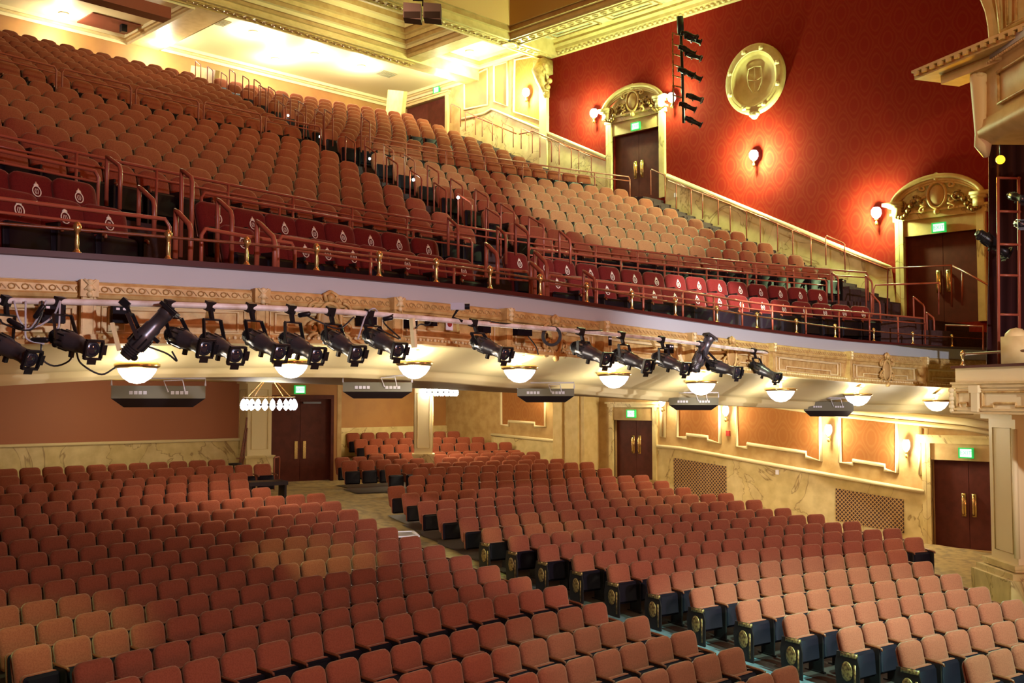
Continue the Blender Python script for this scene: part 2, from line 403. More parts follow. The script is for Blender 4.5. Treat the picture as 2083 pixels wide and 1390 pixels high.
def put_seat(kind, p, rz, **k):
    pr = protos[kind]
    if kind in used: o = copy_tree(pr)
    else: o = pr; used.add(kind)
    o.location = p; o.rotation_euler = (0,0,rz); tag(o, **k); return o
def endpanel_for(o, w, s):
    """cast iron aisle end standard on one side of a seat"""
    b = MB(); x = s*(w/2+.045)
    b.prism([(x,-.27,.0),(x,.10,.0),(x,.14,.40),(x,.10,.60),(x,-.22,.60),(x,-.27,.42)], (.022,0,0))
    e = b.build('end_panel', 'iron', o)
    c = MB().lathe([(.001,0),(.085,0),(.095,.008),(.085,.016),(.04,.020),(.001,.02)], Matrix.Translation((x+(.022 if s > 0 else 0),-.07,.34)) @ Matrix.Rotation(math.pi/2*(1 if s > 0 else -1), 4, 'Y') @ Matrix.Scale(1.5, 4, (1,0,0)), 14)
    c.box((x+.011,-.10,.57), (.04,.26,.06)); c.box((x+.011,-.20,.25), (.035,.03,.4))
    g = c.build('scroll_ornament', 'castgold', e, True); g['label'] = 'gilded cast scrollwork'
def nth(n): return f"{n}{'th' if 10 <= n%100 <= 20 else {1:'st',2:'nd',3:'rd'}.get(n%10,'th')}"
BL = {'L': ('left orchestra block','carpeted diagonal aisle'), 'R': ('right orchestra block','diagonal aisle'), 'P': ('rear orchestra platform','door aisle'),
      'ML': ('left balcony middle tier','main stair aisle'), 'MR': ('right balcony middle tier','main stair aisle'), 'RL': ('left balcony rear tier','main stair aisle'), 'RR': ('right balcony rear tier','main stair aisle')}
_k1 = at(861, 923, D=33)
KEEPOUT = [(_k1.x, _k1.y, .72), (26.2, 23.6, 1.1)]
def seat_list(tab, C):
    out = []
    for blk, k, r, z, a0, a1, p in tab:
        n = max(1, int(round((a1-a0)*r/p))); da = p/r
        # keep the aisle end exact
        fromend = blk in ('L', 'ML', 'RL')
        for i in range(n+1):
            a = a1-i*da if fromend else a0+i*da
            q = pol(C, r, a, z-SH+.0)
            if q.x > 26.55 or any(math.hypot(q.x-ex, q.y-ey) < er for ex, ey, er in KEEPOUT): continue
            pj = project_u((q.x, q.y, z))
            if pj is None: continue
            u, v, d = pj
            if u < -60 or u > 2140 or v < -30 or v > 1460: continue
            out.append(dict(blk=blk, k=k, i=i, a=a, p=q, d=d, u=u, v=v, last=(i in (0, n))))
    return out
def low_mesh(name, lst, kind, **k):
    pr = seat_parts(kind); V = []; Fm = []; mats = [FAB[kind], 'pan', 'wood']; mi = []; off = 0
    base = [(pr[0],0),(pr[1],0),(pr[2],1),(pr[3],2)]
    VA = []; FA = []; MI = []; n0 = 0
    for b, m in base:
        VA += [tuple(v) for v in b.v]; FA += [tuple(i+n0 for i in f) for f in b.f]; MI += [m]*len(b.f); n0 += len(b.v)
    VA = np.array(VA)
    for s in lst:
        c, sn = math.cos(-s['a']), math.sin(-s['a'])
        R = np.array([[c,-sn,0],[sn,c,0],[0,0,1]])
        V.append(VA @ R.T+np.array(s['p'])); Fm += [tuple(i+off for i in f) for f in FA]; mi += MI; off += n0
    me = bpy.data.meshes.new(name); me.from_pydata(np.concatenate(V).tolist(), [], Fm)
    for m in mats: me.materials.append(M[m])
    me.polygons.foreach_set('material_index', mi); me.polygons.foreach_set('use_smooth', [True]*len(mi)); me.update()
    o = bpy.data.objects.new(name, me); COL.objects.link(o); return tag(o, kind='stuff', **k)
_k1 = at(861, 923, D=33); _k2 = at(540, 985, D=27.0)
GR = {'L':'seats of the left orchestra block','R':'seats of the right orchestra block','P':'seats of the rear orchestra platform','ML':'seats of the left middle balcony tier','MR':'seats of the right middle balcony tier','RL':'seats of the left rear balcony tier','RR':'seats of the right rear balcony tier'}
for tab, C, kind, nm in ((rowtab, CO, 'orch', 'theatre_seat'), (bal, CB, 'bal', 'balcony_seat')):
    lst = seat_list(tab, C)
    vis = [s for s in lst if 0 < s['u'] < 2083 and s['v'] < 1390]
    rest = [s for s in lst if s not in vis]
    vis.sort(key=lambda s: s['d']); near, far = vis[:300], vis[300:]+rest
    for s in near:
        b, ai = BL[s['blk']]
        lab = f"seat, {nth(s['i']+1)} from the aisle, {nth(s['k']+1)} row {'up' if kind=='bal' else 'from the back'}, {b}"
        o = put_seat(kind, s['p'], -s['a'], label='maroon '+lab, cat='theatre seat', group=GR[s['blk']])
        if s['i'] == 0 and kind == 'orch': endpanel_for(o, .515, -1 if s['blk'] == 'R' else 1)
    if far: low_mesh(nm+'_rows', far, kind, label=f"farther rows of small maroon {'orchestra' if kind=='orch' else 'balcony'} seats towards the back of the house", cat='theatre seats')
    print(nm, 'near', len(near), 'far', len(far), 'last depth', near[-1]['d'])
# club seats with the crest, two rows at the balcony front
cb_back = [(-28,336),(65.5,351),(155,364.6),(447,410),(517,423.5),(583,434.4),(645,443.7),(705,452),(761,462),(820,470.4),(878,482),(1062,511),(1112,521),(1156,527),(1202.3,534.5),(1246,540.3),(1290,547),(1334,552.5),(1378,557.5),(1420,562),(1461,567),(1501.6,572),(1541.6,577),(1581.6,580.6),(1622,584),(1661,588)]
cb_front = [(30,384),(124,401.5),(215,417),(495,458),(560,470),(623,479),(670,485),(725,491),(778.6,496.6),(837,506),(895,514),(953,522),(1140.8,551),(1191,560),(1238,567),(1287,573),(1332,579),(1374,584),(1418,589),(1462,594.5),(1505,599.5),(1547,604),(1588,609),(1629.6,613),(1669,616.8),(1708.6,619.5),(1747.5,622)]
for row, (pts, z) in enumerate(((cb_back, 2.45), (cb_front, 2.02))):
    P = [at(u, v, z=z) for u, v in pts]
    r0 = np.mean([math.hypot(p.x-CB[0], p.y-CB[1]) for p in P])
    for i, p in enumerate(P):
        a = math.atan2(p.x-CB[0], p.y-CB[1]); u = pts[i][0]
        blk, first, cnt = ('far left club block', 0, 3) if u < 300 else ('left club block', 3, 0) if u < 1000 else ('right club block', 0, 0)
        same = [q for q in pts if (q[0] < 300) == (u < 300) and (q[0] < 1000) == (u < 1000)]
        j = len(same)-same.index(pts[i])
        rr = math.hypot(p.x-CB[0], p.y-CB[1]); rr = .75*rr+.25*r0
        q = pol(CB, rr, a, z-SH)
        put_seat('club', q, -a, label=f"red crested seat, {nth(j)} from the right, {'rear' if row == 0 else 'front'} row, {blk}", cat='theatre seat', group='crested club seats at the balcony front')

# ================================================================== FLOORS
def ring_mesh(C, rs, zf, a0, a1, n=70, xmax=26.97):
    b = MB(); vs = []; fs = []
    for r in rs:
        am = min(a1, math.asin(min(1, (xmax-C[0])/r)))
        for i in range(n+1): vs.append(pol(C, r, a0+(am-a0)*i/n, zf(r)))
    for j in range(len(rs)-1):
        for i in range(n): fs.append((j*(n+1)+i, (j+1)*(n+1)+i, (j+1)*(n+1)+i+1, j*(n+1)+i+1))
    return b.add(vs, fs)
rs = list(np.linspace(14, 50, 73))
struct(ring_mesh(CO, rs, lambda r: interp(r, floor_r, floor_z)-.01, -.85, .95, 90).build('floor', 'carpet', smooth=True), 'sloping carpeted orchestra floor under and between the seat blocks', 'floor')
# dark carpet under the seat blocks, aisle runner tinted by bluish light
def strip(name, m, tab, pad, dz, label):
    vs = []; fs = []; n = 24
    tab = sorted(tab, key=lambda t: t[2])
    for j, (blk, k, r, z, a0, a1, p) in enumerate(tab):
        for rr in (r-.51, r+.509):
            for i in range(n+1):
                a = a0-pad/r+(a1-a0+2*pad/r)*i/n; q = pol(CO, rr, a); q.x = min(q.x, 26.9); q.z = floor_at(q)+dz; vs.append(q)
    for j in range(len(tab)):
        for i in range(n): b0 = j*2*(n+1); fs.append((b0+i, b0+n+1+i, b0+n+2+i, b0+i+1))
    struct(MB().add(vs, fs).build(name, m), label, 'floor')
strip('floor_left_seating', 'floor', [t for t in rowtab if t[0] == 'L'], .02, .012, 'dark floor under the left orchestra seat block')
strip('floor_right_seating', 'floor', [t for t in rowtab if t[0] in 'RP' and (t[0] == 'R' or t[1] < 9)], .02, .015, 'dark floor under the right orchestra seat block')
# aisle runner towards the stage, bluish light painted into its colour
b = MB(); vs = []; Ls = {t[1]: t for t in rowtab if t[0] == 'L'}
for k in range(6, 22):
    t = Ls[k]; a = t[5]+.02/t[2]
    for w in (0, 2.6):
        q = pol(CO, t[2], a+w/t[2]); q.z = floor_at(q)+.006; vs.append(q)
nb = len(vs)//2
b.add(vs, [(2*i, 2*i+1, 2*i+3, 2*i+2) for i in range(5, nb-1)])
struct(b.build('floor_aisle_runner', 'teal'), 'aisle carpet with bluish light painted in, running down the diagonal orchestra aisle', 'carpet')

# balcony stepped decks
XD = 25.9
def stair_z(y): return interp(y, [12.4,13.55,19.44,20.2,22.3,22.6,28.8,30.4,34.2], [2.5,3.05,5.85,6.3,6.37,6.9,9.75,9.9,9.9])
b = MB(); y = 12.4
while y < 34:
    z = stair_z(y); b.box((26.44, y+.155, z-.4), (1.06,.31,.8)); y += .31
struct(b.build('floor_side_stairs', 'step'), 'dark carpeted side stairs climbing along the marble wall', 'stairs')
def deck(name, rz, a0, a1, label, riser='step', back=None):
    b = MB(); vs = []; fs = []; n = 60; prof = []
    for j, (r, z) in enumerate(rz):
        zf = z-SH; rf = r-.52
        if j: prof.append((rf, rz[j-1][1]-SH))
        prof.append((rf, zf))
    prof.append(back or (rz[-1][0]+.5, rz[-1][1]-SH))
    for r, z in prof:
        am = min(a1, math.asin((XD-CB[0])/r))
        for i in range(n+1): vs.append(pol(CB, r, a0+(am-a0)*i/n, z))
    for j in range(len(prof)-1):
        for i in range(n): fs.append((j*(n+1)+i, (j+1)*(n+1)+i, (j+1)*(n+1)+i+1, j*(n+1)+i+1))
    o = b.add(vs, fs).build(name, riser); return struct(o, label, 'floor')
mid = [(37.0+.975*k, 3.29+.436*k) for k in range(8)]; rear = [(45.2+.9*j, 7.0+.39*j) for j in range(10)]
deck('floor_balcony_front', [(33.75, 2.02), (34.75, 2.45)], -.5, .50, 'stepped dark floor of the two crested seat rows', back=(36.55, 1.55))
deck('floor_balcony_middle', [(36.9, 1.55+.9)]+mid, -.5, .50, 'stepped dark floor of the middle balcony tier', back=(44.6, 5.44))
deck('floor_balcony_rear', [(44.9, 5.44+.9)]+rear, -.5, .50, 'stepped dark floor of the rear balcony tier', back=(62, 9.65))

# ================================================================== BALCONY FRONT
rim_px = [(-120,509),(0,516),(350,539.5),(700,566),(1050,603),(1400,653.5),(1550,674.8),(1719,694),(1900,707.6),(2005,712.3),(2060,716)]
rim_z = lambda u: interp(u, [0,1050,1400,1560], [1.2,1.2,1.16,1.12])
rim_pts = [at(u, v, z=rim_z(u)) for u, v in rim_px]
rim = smooth_path(rim_pts, 160)
def side_of(path):
    out = []
    for i in range(len(path)):
        d = path[min(i+1, len(path)-1)]-path[max(i-1, 0)]; d.z = 0; d.normalize(); out.append(Vector((d.y, -d.x, 0)))
    return out
rs_ = side_of(rim)
def rim_at(u, off=0, z=None):
    best = min(range(len(rim)), key=lambda i: abs((project_u(rim[i]) or (1e6,))[0]-u))
    i = best
    pu = project_u(rim[i])[0]; j = i+1 if (pu < u and i+1 < len(rim)) else max(i-1, 0)
    pj = project_u(rim[j])[0]; t = 0 if pj == pu else (u-pu)/(pj-pu)
    p = rim[i].lerp(rim[j], max(0, min(1, t)))+rs_[i]*off
    if z is not None: p.z = z
    return p, rs_[i]
us = [project_u(p)[0] if project_u(p) else -999 for p in rim]
zlow = lambda u: interp(u, [0,600,850,1036,1400,1591,1712,1934], [.44,.52,.568,.536,.44,.379,.313,.225])
zlip = lambda u: interp(u, [0,370,600,840,1040,1250,1600,1750,1950,2040], [.10,.20,.22,.23,.20,.10,-.14,-.24,-.36,-.42])
def prof_between(lst):
    out = []
    for i, p in enumerate(rim):
        H = p.z-zlow(us[i]); out.append([(o, -t*H+e) for o, t, e in lst])
    return out
fr = MB().sweep(rim, prof_between([(-.25,0,.02),(.0,0,.02),(.0,0,0),(.0,.27,0),(.03,.28,0),(.045,.31,0),(.045,.40,0),(.06,.42,0),(.05,.46,0),(.02,.48,0),(.02,.54,0),(-.01,.55,0),(-.01,.86,0),(.03,.88,0),(.05,.92,0),(.09,.95,0),(.10,1.0,0)]), side=rs_)
front = struct(fr.build('wall_balcony_front', 'gold', smooth=False), 'ornate gilded plaster balcony front curving across the hall', 'balcony front')
bd = MB().sweep(rim, prof_between([(.004,.0,.0),(.006,.02,0),(.006,.262,0),(.0,.265,0)]), side=rs_).build('painted_band', 'band', front); bd['label'] = 'plain pale grey band'
MB().sweep(rim, prof_between([(-.30,0,.0),(-.30,0,.05),(.03,0,.05),(.035,0,.0),(.0,0,-.01)]), side=rs_).build('cap_rail', 'cap', front)
# running scroll moulding and leaf moulding as beads along the front
sc_, lf = MB(), MB()
cum = [0]
for i in range(1, len(rim)): cum.append(cum[-1]+(rim[i]-rim[i-1]).length)
def along(s):
    i = min(max(int(np.searchsorted(cum, s))-1, 0), len(rim)-2); t = (s-cum[i])/(cum[i+1]-cum[i])
    return rim[i].lerp(rim[i+1], t), rs_[i], us[i]+(us[i+1]-us[i])*t
s = .1
while s < cum[-1]-.1:
    p, o, u = along(s); H = p.z-zlow(u)
    T = Matrix.Translation(p+o*.05+Vector((0,0,-.355*H))) @ Matrix.Rotation(math.atan2(o.y, o.x), 4, 'Z')
    ring = [T @ Vector((0,.026*math.cos(t), .022*math.sin(t))) for t in np.linspace(0, 2*math.pi, 9)[:-1]]
    sc_.tube(ring, .006, 4, closed=True); sc_.bar(T @ Vector((.002,.03,.02)), T @ Vector((.002,.065,-.02)), .007)
    q = p+o*.075; q.z = p.z-.925*H; lf.sphere(q, .018, 4, (1,1,1.2)); q2, o2, u2 = along(min(s+.05, cum[-1])); q2 = q2+o2*.075; q2.z = p.z-.925*H; lf.sphere(q2, .012, 3)
    s += .105
sc_.build('scroll_moulding', 'buff', front); lf.build('leaf_moulding', 'light_cream', front, True)
# pilasters, panels, cartouches
pil_u = [178,525,798,1022,1218,1397,1562,1720,1875]
def frame_on_front(b, u0, u1, t0, t1, w=.018, off=.012, notch=True):
    def pt(u, t):
        p, o = rim_at(u, off); q = p.copy(); q.z = rim_z(u)-t*(rim_z(u)-zlow(u)); return q
    n = 8; top = [pt(u0+(u1-u0)*i/n, t0) for i in range(n+1)]
    d = (u1-u0)
    if notch: bot = [pt(u1, t1), pt(u1-.12*d, t1), pt(u1-.12*d, t1-.08)]+[pt(u1-.12*d-(.76*d)*i/n, t1-.08) for i in range(1, n)]+[pt(u0+.12*d, t1-.08), pt(u0+.12*d, t1), pt(u0, t1)]
    else: bot = [pt(u1-d*i/n, t1) for i in range(n+1)]
    b.tube(top+bot, w, 6, closed=True)
for i, u in enumerate(pil_u):
    p, o = rim_at(u); H = rim_z(u)-zlow(u); T = Matrix.Translation(Vector((p.x, p.y, 0))) @ Matrix.Rotation(math.atan2(o.y, o.x), 4, 'Z')
    b = MB(); zt = rim_z(u)-.255*H; zb = zlow(u)
    b.box((.045,0,(zt+zb)/2), (.11,.12,zt-zb), T); b.box((.06,0,zt-.10*H), (.14,.15,.20*H), T); b.box((.06,0,zb+.06*H), (.14,.15,.10*H), T)
    for yy in (-.045, .045): b.box((.10,yy,(zt+zb)/2-.05*H), (.02,.016,.45*H), T)
    b.build('pilaster', 'gold', front)
    c = MB()
    for dz, r in ((.05,.028),(.0,.034),(-.055,.026)): c.sphere(T @ Vector((.13,0,zt-.10*H+dz)), r, 5)
    for sy in (-1, 1): c.tube([T @ Vector((.135,sy*.05,zt)), T @ Vector((.14,0,zt-.05)), T @ Vector((.135,-sy*.045,zt-.09))], .010, 5)
    c.build('pilaster_mask', 'light_cream', front, True)
    if i < len(pil_u)-1: u1 = pil_u[i+1]
    else: u1 = 1965
    pb = MB(); g = (u1-u)*.13; frame_on_front(pb, u+g, u1-g*.9, .58, .84, .012); frame_on_front(pb, u+g*.7, u1-g*.6, .555, .865, .008, notch=False); pb.build('front_panel', 'light_cream', front)
pb = MB(); frame_on_front(pb, -60, 150, .58, .84, .012); pb.build('front_panel', 'light_cream', front)
def cartouche(name, parent, T, s, m='gold'):
    b = MB(); c = MB()
    c.sphere(T @ Vector((0,0,0)), .10*s, 8, (1,1,1))
    c.v = [tuple(T @ (Matrix.Diagonal((.35,.9,1.2)) @ (T.inverted() @ Vector(v)))) for v in c.v]
    ov = [T @ Vector((.02,.105*s*math.cos(t),.145*s*math.sin(t))) for t in np.linspace(0, 2*math.pi, 20)[:-1]]
    b.tube(ov, .018*s, 6, closed=True)
    for sy in (-1, 1):
        for z0, dz, r in ((.10,1,.05),(-.06,-1,.055),(-.15,-1,.04)):
            sp = [T @ Vector((.02, sy*s*(.12+.07*math.sin(t)*(1-t/9)+.012*t), s*(z0+r*math.cos(t)*(1-t/8)))) for t in np.linspace(0, 5.2, 14)]
            b.tube(sp, .016*s, 5)
        b.tube([T @ Vector((.02,sy*.04*s,.16*s)), T @ Vector((.03,sy*.06*s,.21*s)), T @ Vector((.02,0,.24*s))], .018*s, 5)
    b.sphere(T @ Vector((.03,0,.19*s)), .035*s, 5); b.sphere(T @ Vector((.03,0,-.19*s)), .035*s, 5)
    o = b.build(name, m, parent, True); c.build(name+'_boss', 'buff', parent, True); return o
for u, t in ((665,.66),(1120,.70),(1480,.66),(1797,.66)):
    p, o = rim_at(u, .05); H = rim_z(u)-zlow(u); p.z = rim_z(u)-t*H
    cartouche('cartouche', front, Matrix.Translation(p) @ Matrix.Rotation(math.atan2(o.y, o.x), 4, 'Z'), 1.25*H/.7)
# cove soffit and lip under the balcony
cov = []; lip = []
for i, p in enumerate(rim):
    zl = zlow(us[i]); zi = zlip(us[i]); dz = zi-zl
    cov.append([(.10, zl-p.z),(.06, zl-p.z-.02),(-.05, zl-p.z+.015),(-.35, zl-p.z+dz*.35),(-.75, zl-p.z+dz*.62),(-.80, zl-p.z+dz*.70),(-.86, zl-p.z+dz*.70),(-.88, zl-p.z+dz*.86),(-.98, zl-p.z+dz*.9),(-1.0, zl-p.z+dz),(-1.25, zl-p.z+dz)])
o = MB().sweep(rim, cov, side=rs_).build('trim_1', 'light_cream', smooth=True); struct(o, 'cream coved moulding along the underside of the balcony front', 'moulding')
# under-balcony ceiling: slab strips running back from the lip
b = MB(); vs = []; fs = []
n2 = 12
for i, p in enumerate(rim):
    e = p+rs_[i]*(-1.25); zi = zlip(us[i])
    tgt = 29.5
    for j in range(n2+1):
        t = j/n2; y = e.y+(tgt-e.y)*t; x = e.x+(t**.8)*(0 if e.x > 20 else (-2+e.x*.0))
        zc = zi+.03+(max(.45, zi+.4)-zi)*min(1, t*1.5) if True else zi
        vs.append(Vector((min(x, 27.0), y, zc)))
m_ = n2+1
for i in range(len(rim)-1):
    for j in range(n2): fs.append((i*m_+j, i*m_+j+1, (i+1)*m_+j+1, (i+1)*m_+j))
vs2 = []; k0 = len(vs)
struct(MB().add(vs, fs).build('ceiling_under_balcony', 'cream', smooth=True), 'cream plaster ceiling under the balcony', 'ceiling')

# ================================================================== RAILS
def poly_rail(name, tops, zdrop_posts, r=.022, mids=(.14,), posts=None, label='', endbend=True, bottom=None):
    """one guard rail: top tube, mid tube(s), posts; tops = world points along the top tube"""
    L = sum((tops[i+1]-tops[i]).length for i in range(len(tops)-1))
    root = empty(name, tops[0]-Vector((0,0,zdrop_posts)), label=label, cat='handrail', group=None)
    o0 = Vector(root.location)
    path = [p-o0 for p in tops]
    full = list(path)
    if endbend: full = [path[0]-Vector((0,0,zdrop_posts)), path[0]-Vector((0,0,.07))]+[path[0]+(path[1]-path[0]).normalized()*.05]+path[1:-1]+[path[-1]+(path[-2]-path[-1]).normalized()*.05, path[-1]-Vector((0,0,.07)), path[-1]-Vector((0,0,zdrop_posts))]
    MB().tube(full, r, 8).build('top_tube', 'rail', root, True)
    for m in mids: MB().tube([p-Vector((0,0,m)) for p in path], r*.75, 6).build('middle_tube', 'rail', root, True)
    n = posts if posts is not None else max(0, int(L/1.15)-1)
    for i in range(1, n+1):
        s = L*i/(n+1); acc = 0
        for a, b_ in zip(path, path[1:]):
            l = (b_-a).length
            if acc+l >= s:
                q = a.lerp(b_, (s-acc)/l); MB().tube([q, q-Vector((0,0,zdrop_posts))], r*.95, 8).build('post', 'rail', root, True); break
            acc += l
    return root
def arc_rail(u0, u1, r, z, drop, label, mids=(.13,), n=14, posts=None, bend=True):
    a0, a1 = ang_at(u0, CB, r, z), ang_at(u1, CB, r, z)
    return poly_rail('guard_rail', [pol(CB, r, a0+(a1-a0)*i/n, z) for i in range(n+1)], drop, label=label, mids=mids, posts=posts, endbend=bend)
arc_rail(-30, 1690+75, 36.25, 3.10, .70, 'long red guard rail in front of the lowest plain balcony seats', n=40)
arc_rail(-30, 200, 35.55, 2.74, .9, 'red guard rail behind the leftmost crested seats')
arc_rail(410, 960, 35.55, 2.74, .9, 'red guard rail behind the left crested seat block', n=20)
arc_rail(1075, 1681, 35.55, 2.74, .9, 'red guard rail behind the right crested seat block', n=24)
for i, (u0, u1) in enumerate(((-20,115),(127,267),(277,404),(415,531),(541,652))):
    arc_rail(u0, u1, 44.6, 6.93, .85, f"looped red rail behind the left middle tier, {nth(i+1)} from the left", mids=(.13,), n=5, posts=0)
arc_rail(742, 1281, 44.55, 6.90, .85, 'long red rail between the right middle and rear tiers', n=20)
def front_rail(pts, z0, z1, drop, label, r=.02, mids=(.12,)):
    P = [at(u, v, z=z0+(z1-z0)*i/(len(pts)-1)) for i, (u, v) in enumerate(pts)]
    return poly_rail('guard_rail', smooth_path(P, 5*(len(pts)-1)), drop, r=r, label=label, mids=mids)
front_rail([(-40,399),(0,404),(170,426),(345,447)], 1.72, 1.75, .50, 'red front guard rail above the left end of the balcony front')
front_rail([(410,464),(500,481),(600,496)], 1.62, 1.62, .48, 'short squared red rail before the left crested seats', mids=())
front_rail([(566,480),(700,503),(850,525),(1000,546),(1078,554)], 1.68, 1.72, .50, 'red front guard rail before the middle crested seats')
front_rail([(1115,560),(1215,572),(1380,592),(1550,618.5),(1720,634),(1881,648)], 1.72, 1.80, .58, 'red front guard rail before the right crested seats')
# brass rail on the balcony cap
root = empty('brass_rail', rim_at(1000)[0], label='low brass rail on turned posts along the top of the balcony front', cat='handrail')
o0 = Vector(root.location)
bp = []
for i, p in enumerate(rim):
    if us[i] > 2010: break
    bp.append(p+rs_[i]*(-.10)+Vector((0,0,.265))-o0)
MB().tube(bp, .014, 8).build('rail_tube', 'wood', root, True)
for u in (-10,160,348,509,654,783,900,1010,1112,1207,1298,1386,1470,1551,1631,1709,1787,1866,1945):
    p, o = rim_at(u, -.10); p = p-o0
    T = Matrix.Translation(p+Vector((0,0,.05)))
    MB().lathe([(.045,0),(.046,.012),(.028,.025),(.017,.05),(.022,.10),(.016,.15),(.018,.19),(.032,.205),(.038,.235),(.032,.262),(.010,.285)], T, 12).build('turned_post', 'brass', root, True)
# stair aisle handrails: two posts and a sloping top tube
def hoop(base, back, h=.86, run=.75, rise=.33, label='', r=.02, mat_='rail'):
    """base = foot of the front post, back = horizontal unit vector going up the steps"""
    root = empty('stair_handrail', base, label=label, cat='handrail', group='stair handrails')
    a = Vector((0,0,0)); bb = Vector(back)*run+Vector((0,0,rise))
    pts = [a, Vector((0,0,h-.04)), Vector(back)*.04+Vector((0,0,h)), Vector(back)*(run-.04)+Vector((0,0,h+rise+.0)), bb+Vector((0,0,h-.03)), bb]
    MB().tube(pts, r, 8).build('bent_tube', mat_, root, True)
    return root
def hoops(rfrom, aisle, n, step, zfun, side, label, u_fun):
    for i in range(n):
        r = rfrom+i*step; z = zfun(r); a = ang_at(u_fun(i), CB, r, z+.5)
        back = Vector((math.sin(a), math.cos(a), 0)); hoop(pol(CB, r, a, z), back, label=f"{label}, {nth(i+1)} up", run=.62*step, rise=.30*step)
def hoop_px(p0, p1, drop, label, r=.02, mat_='rail'):
    """high post top p0, low post top p1 (world points), posts going down by drop"""
    base = p0-Vector((0,0,drop)); root = empty('stair_handrail', base, label=label, cat='handrail', group='stair handrails')
    a = Vector((0,0,0)); t0 = p0-base; t1 = p1-base; d = (t1-t0).normalized()
    MB().tube([a, t0-Vector((0,0,.05)), t0, t0+d*.05, t1-d*.03, t1-Vector((0,0,.05)), Vector((t1.x,t1.y,t1.z-drop*.86))], r, 8).build('bent_tube', mat_, root, True)
def aisle_hoops(lst, label, m='rail', h=.95, r0=.02):
    for i, (u, v, r) in enumerate(lst):
        p0 = on_cyl(u, v, CB, r); a = math.atan2(p0.x-CB[0], p0.y-CB[1]); out = -Vector((math.sin(a), math.cos(a), 0))
        hoop_px(p0, p0+out*.42+Vector((0,0,-.24)), h, f"{label}, {nth(i+1)} from the bottom", r0, m)
aisle_hoops([(1076,440,36.7),(1019,415,37.7),(967,385,38.7),(917,363,39.7),(870,336,40.7),(823,314,41.7),(781,294,42.7),(735,237,44.5)], 'red stair handrail, right side of the middle tier aisle')
aisle_hoops([(989,423,37.2),(932,395,38.2),(883,371,39.2),(834,346,40.2),(787,319,41.2),(744,297,42.2),(703,277,43.2)], 'red stair handrail, left side of the middle tier aisle')
aisle_hoops([(660,222,45.0),(641,222,45.6),(607,206,46.6),(576,192,47.6),(546,176,48.8),(517,161,50.2),(494,154,51.2),(467,141,52.4)], 'bronze stair handrail, right side of the rear tier aisle', r0=.017)
aisle_hoops([(601,223,45.6),(566,206,46.8),(527,173,48.6),(450,147,52.2),(422,135,53.4),(398,124,54.4)], 'bronze stair handrail, left side of the rear tier aisle', r0=.017)
for lab, lst in (('thick red handrail by the small left balcony stair', [(218,319,245,339,420,13.2),(283,380,314,410,460,12.0),(358,428,388,460,527,10.4),(370,346,391,363,525,12.4),(443,406,472,433,535,11.8),(523,450,559,486,545,10.6)]),
                 ('red handrail at the foot of the main balcony stair', [(912,443,932,462,521,15.5),(989,496,1012,519,565,13.6),(1012,462,1029,479,530,15.6),(1049,455,1075,475,520,16.5),(1080,534,1105,558,604,13.4),(1088,512,1112,536,602,13.9),(1138,470,1160,490,525,17.6),(1187,551,1211,569,615,14.6)]),
                 ('red handrail at the right end of the crested rows', [(1692,555,1705,566,617,25.2),(1761,561,1774,574,625,25.4),(1772,597,1790,617,645,24.6),(1858,604,1880,622,695,24.8),(1885,636,1900,648,702,24.8)])):
    for i, (u0, v0, u1, v1, vb, D) in enumerate(lst):
        p0 = at(u0, v0, D=D); drop = p0.z-at(u0, vb, D=D).z; p1 = at(u1, v1, D=D-.18)
        hoop_px(p0, p1, drop, f"{lab}, {nth(i+1)} from the left", .027 if D < 14 else .022)
# ================================================================== SIDE WALL (X = 27)
XW = 27.0
def wp(u, v, x=XW): return at(u, v, X=x)
def wall_poly(name, pts, m, x=XW, th=.05, parent=None):
    return MB().prism([wp(u, v, x) for u, v in pts], (th,0,0)).build(name, m, parent)
def yz_box(b, y0, y1, z0, z1, x0, x1): b.box(((x0+x1)/2, (y0+y1)/2, (z0+z1)/2), (x1-x0, y1-y0, z1-z0)); return b
D1 = (20.28, 22.25, 6.37, 8.70); D2 = (10.40, 12.30, 1.92, 4.25)
b = MB()
cells = [(6,D2[0],-5,14.5),(D2[0],D2[1],D2[3],14.5),(D2[1],D1[0],-5,14.5),(D1[0],D1[1],D1[3],14.5),(D1[1],36,-5,14.5)]
lower1 = (9.95, 11.70, -3.80, -1.58); lower2 = (20.62, 22.25, -2.60, -.72)
# upper wall (above the under-balcony ceiling) with two door openings, lower wall with two
def wall_with_holes(y0, y1, z0, z1, holes):
    b = MB(); ys = sorted({y0, y1, *[h[0] for h in holes], *[h[1] for h in holes]}); zs = sorted({z0, z1, *[h[2] for h in holes], *[h[3] for h in holes]})
    for a, c in zip(ys, ys[1:]):
        for e, f in zip(zs, zs[1:]):
            if any(h[0] <= (a+c)/2 <= h[1] and h[2] <= (e+f)/2 <= h[3] for h in holes): continue
            yz_box(b, a, c, e, f, XW, XW+.3)
    return b
D3 = (30.6, 33.2, 9.55, 11.8)
struct(wall_with_holes(5, 25.2, 1.0, 14.5, [D1, D2]).build('wall_right', 'paper'), 'tall crimson damask side wall with arched doorheads', 'wall')
struct(wall_with_holes(25.2, 36, 5.0, 14.5, [D3]).build('wall_right_rear', 'buff'), 'buff panelled side wall beside the rear balcony tier', 'wall')
struct(wall_with_holes(5, 36, -5, 1.0, [lower1, lower2]).build('wall_right_lower', 'buff'), 'buff side wall under the balcony', 'wall')
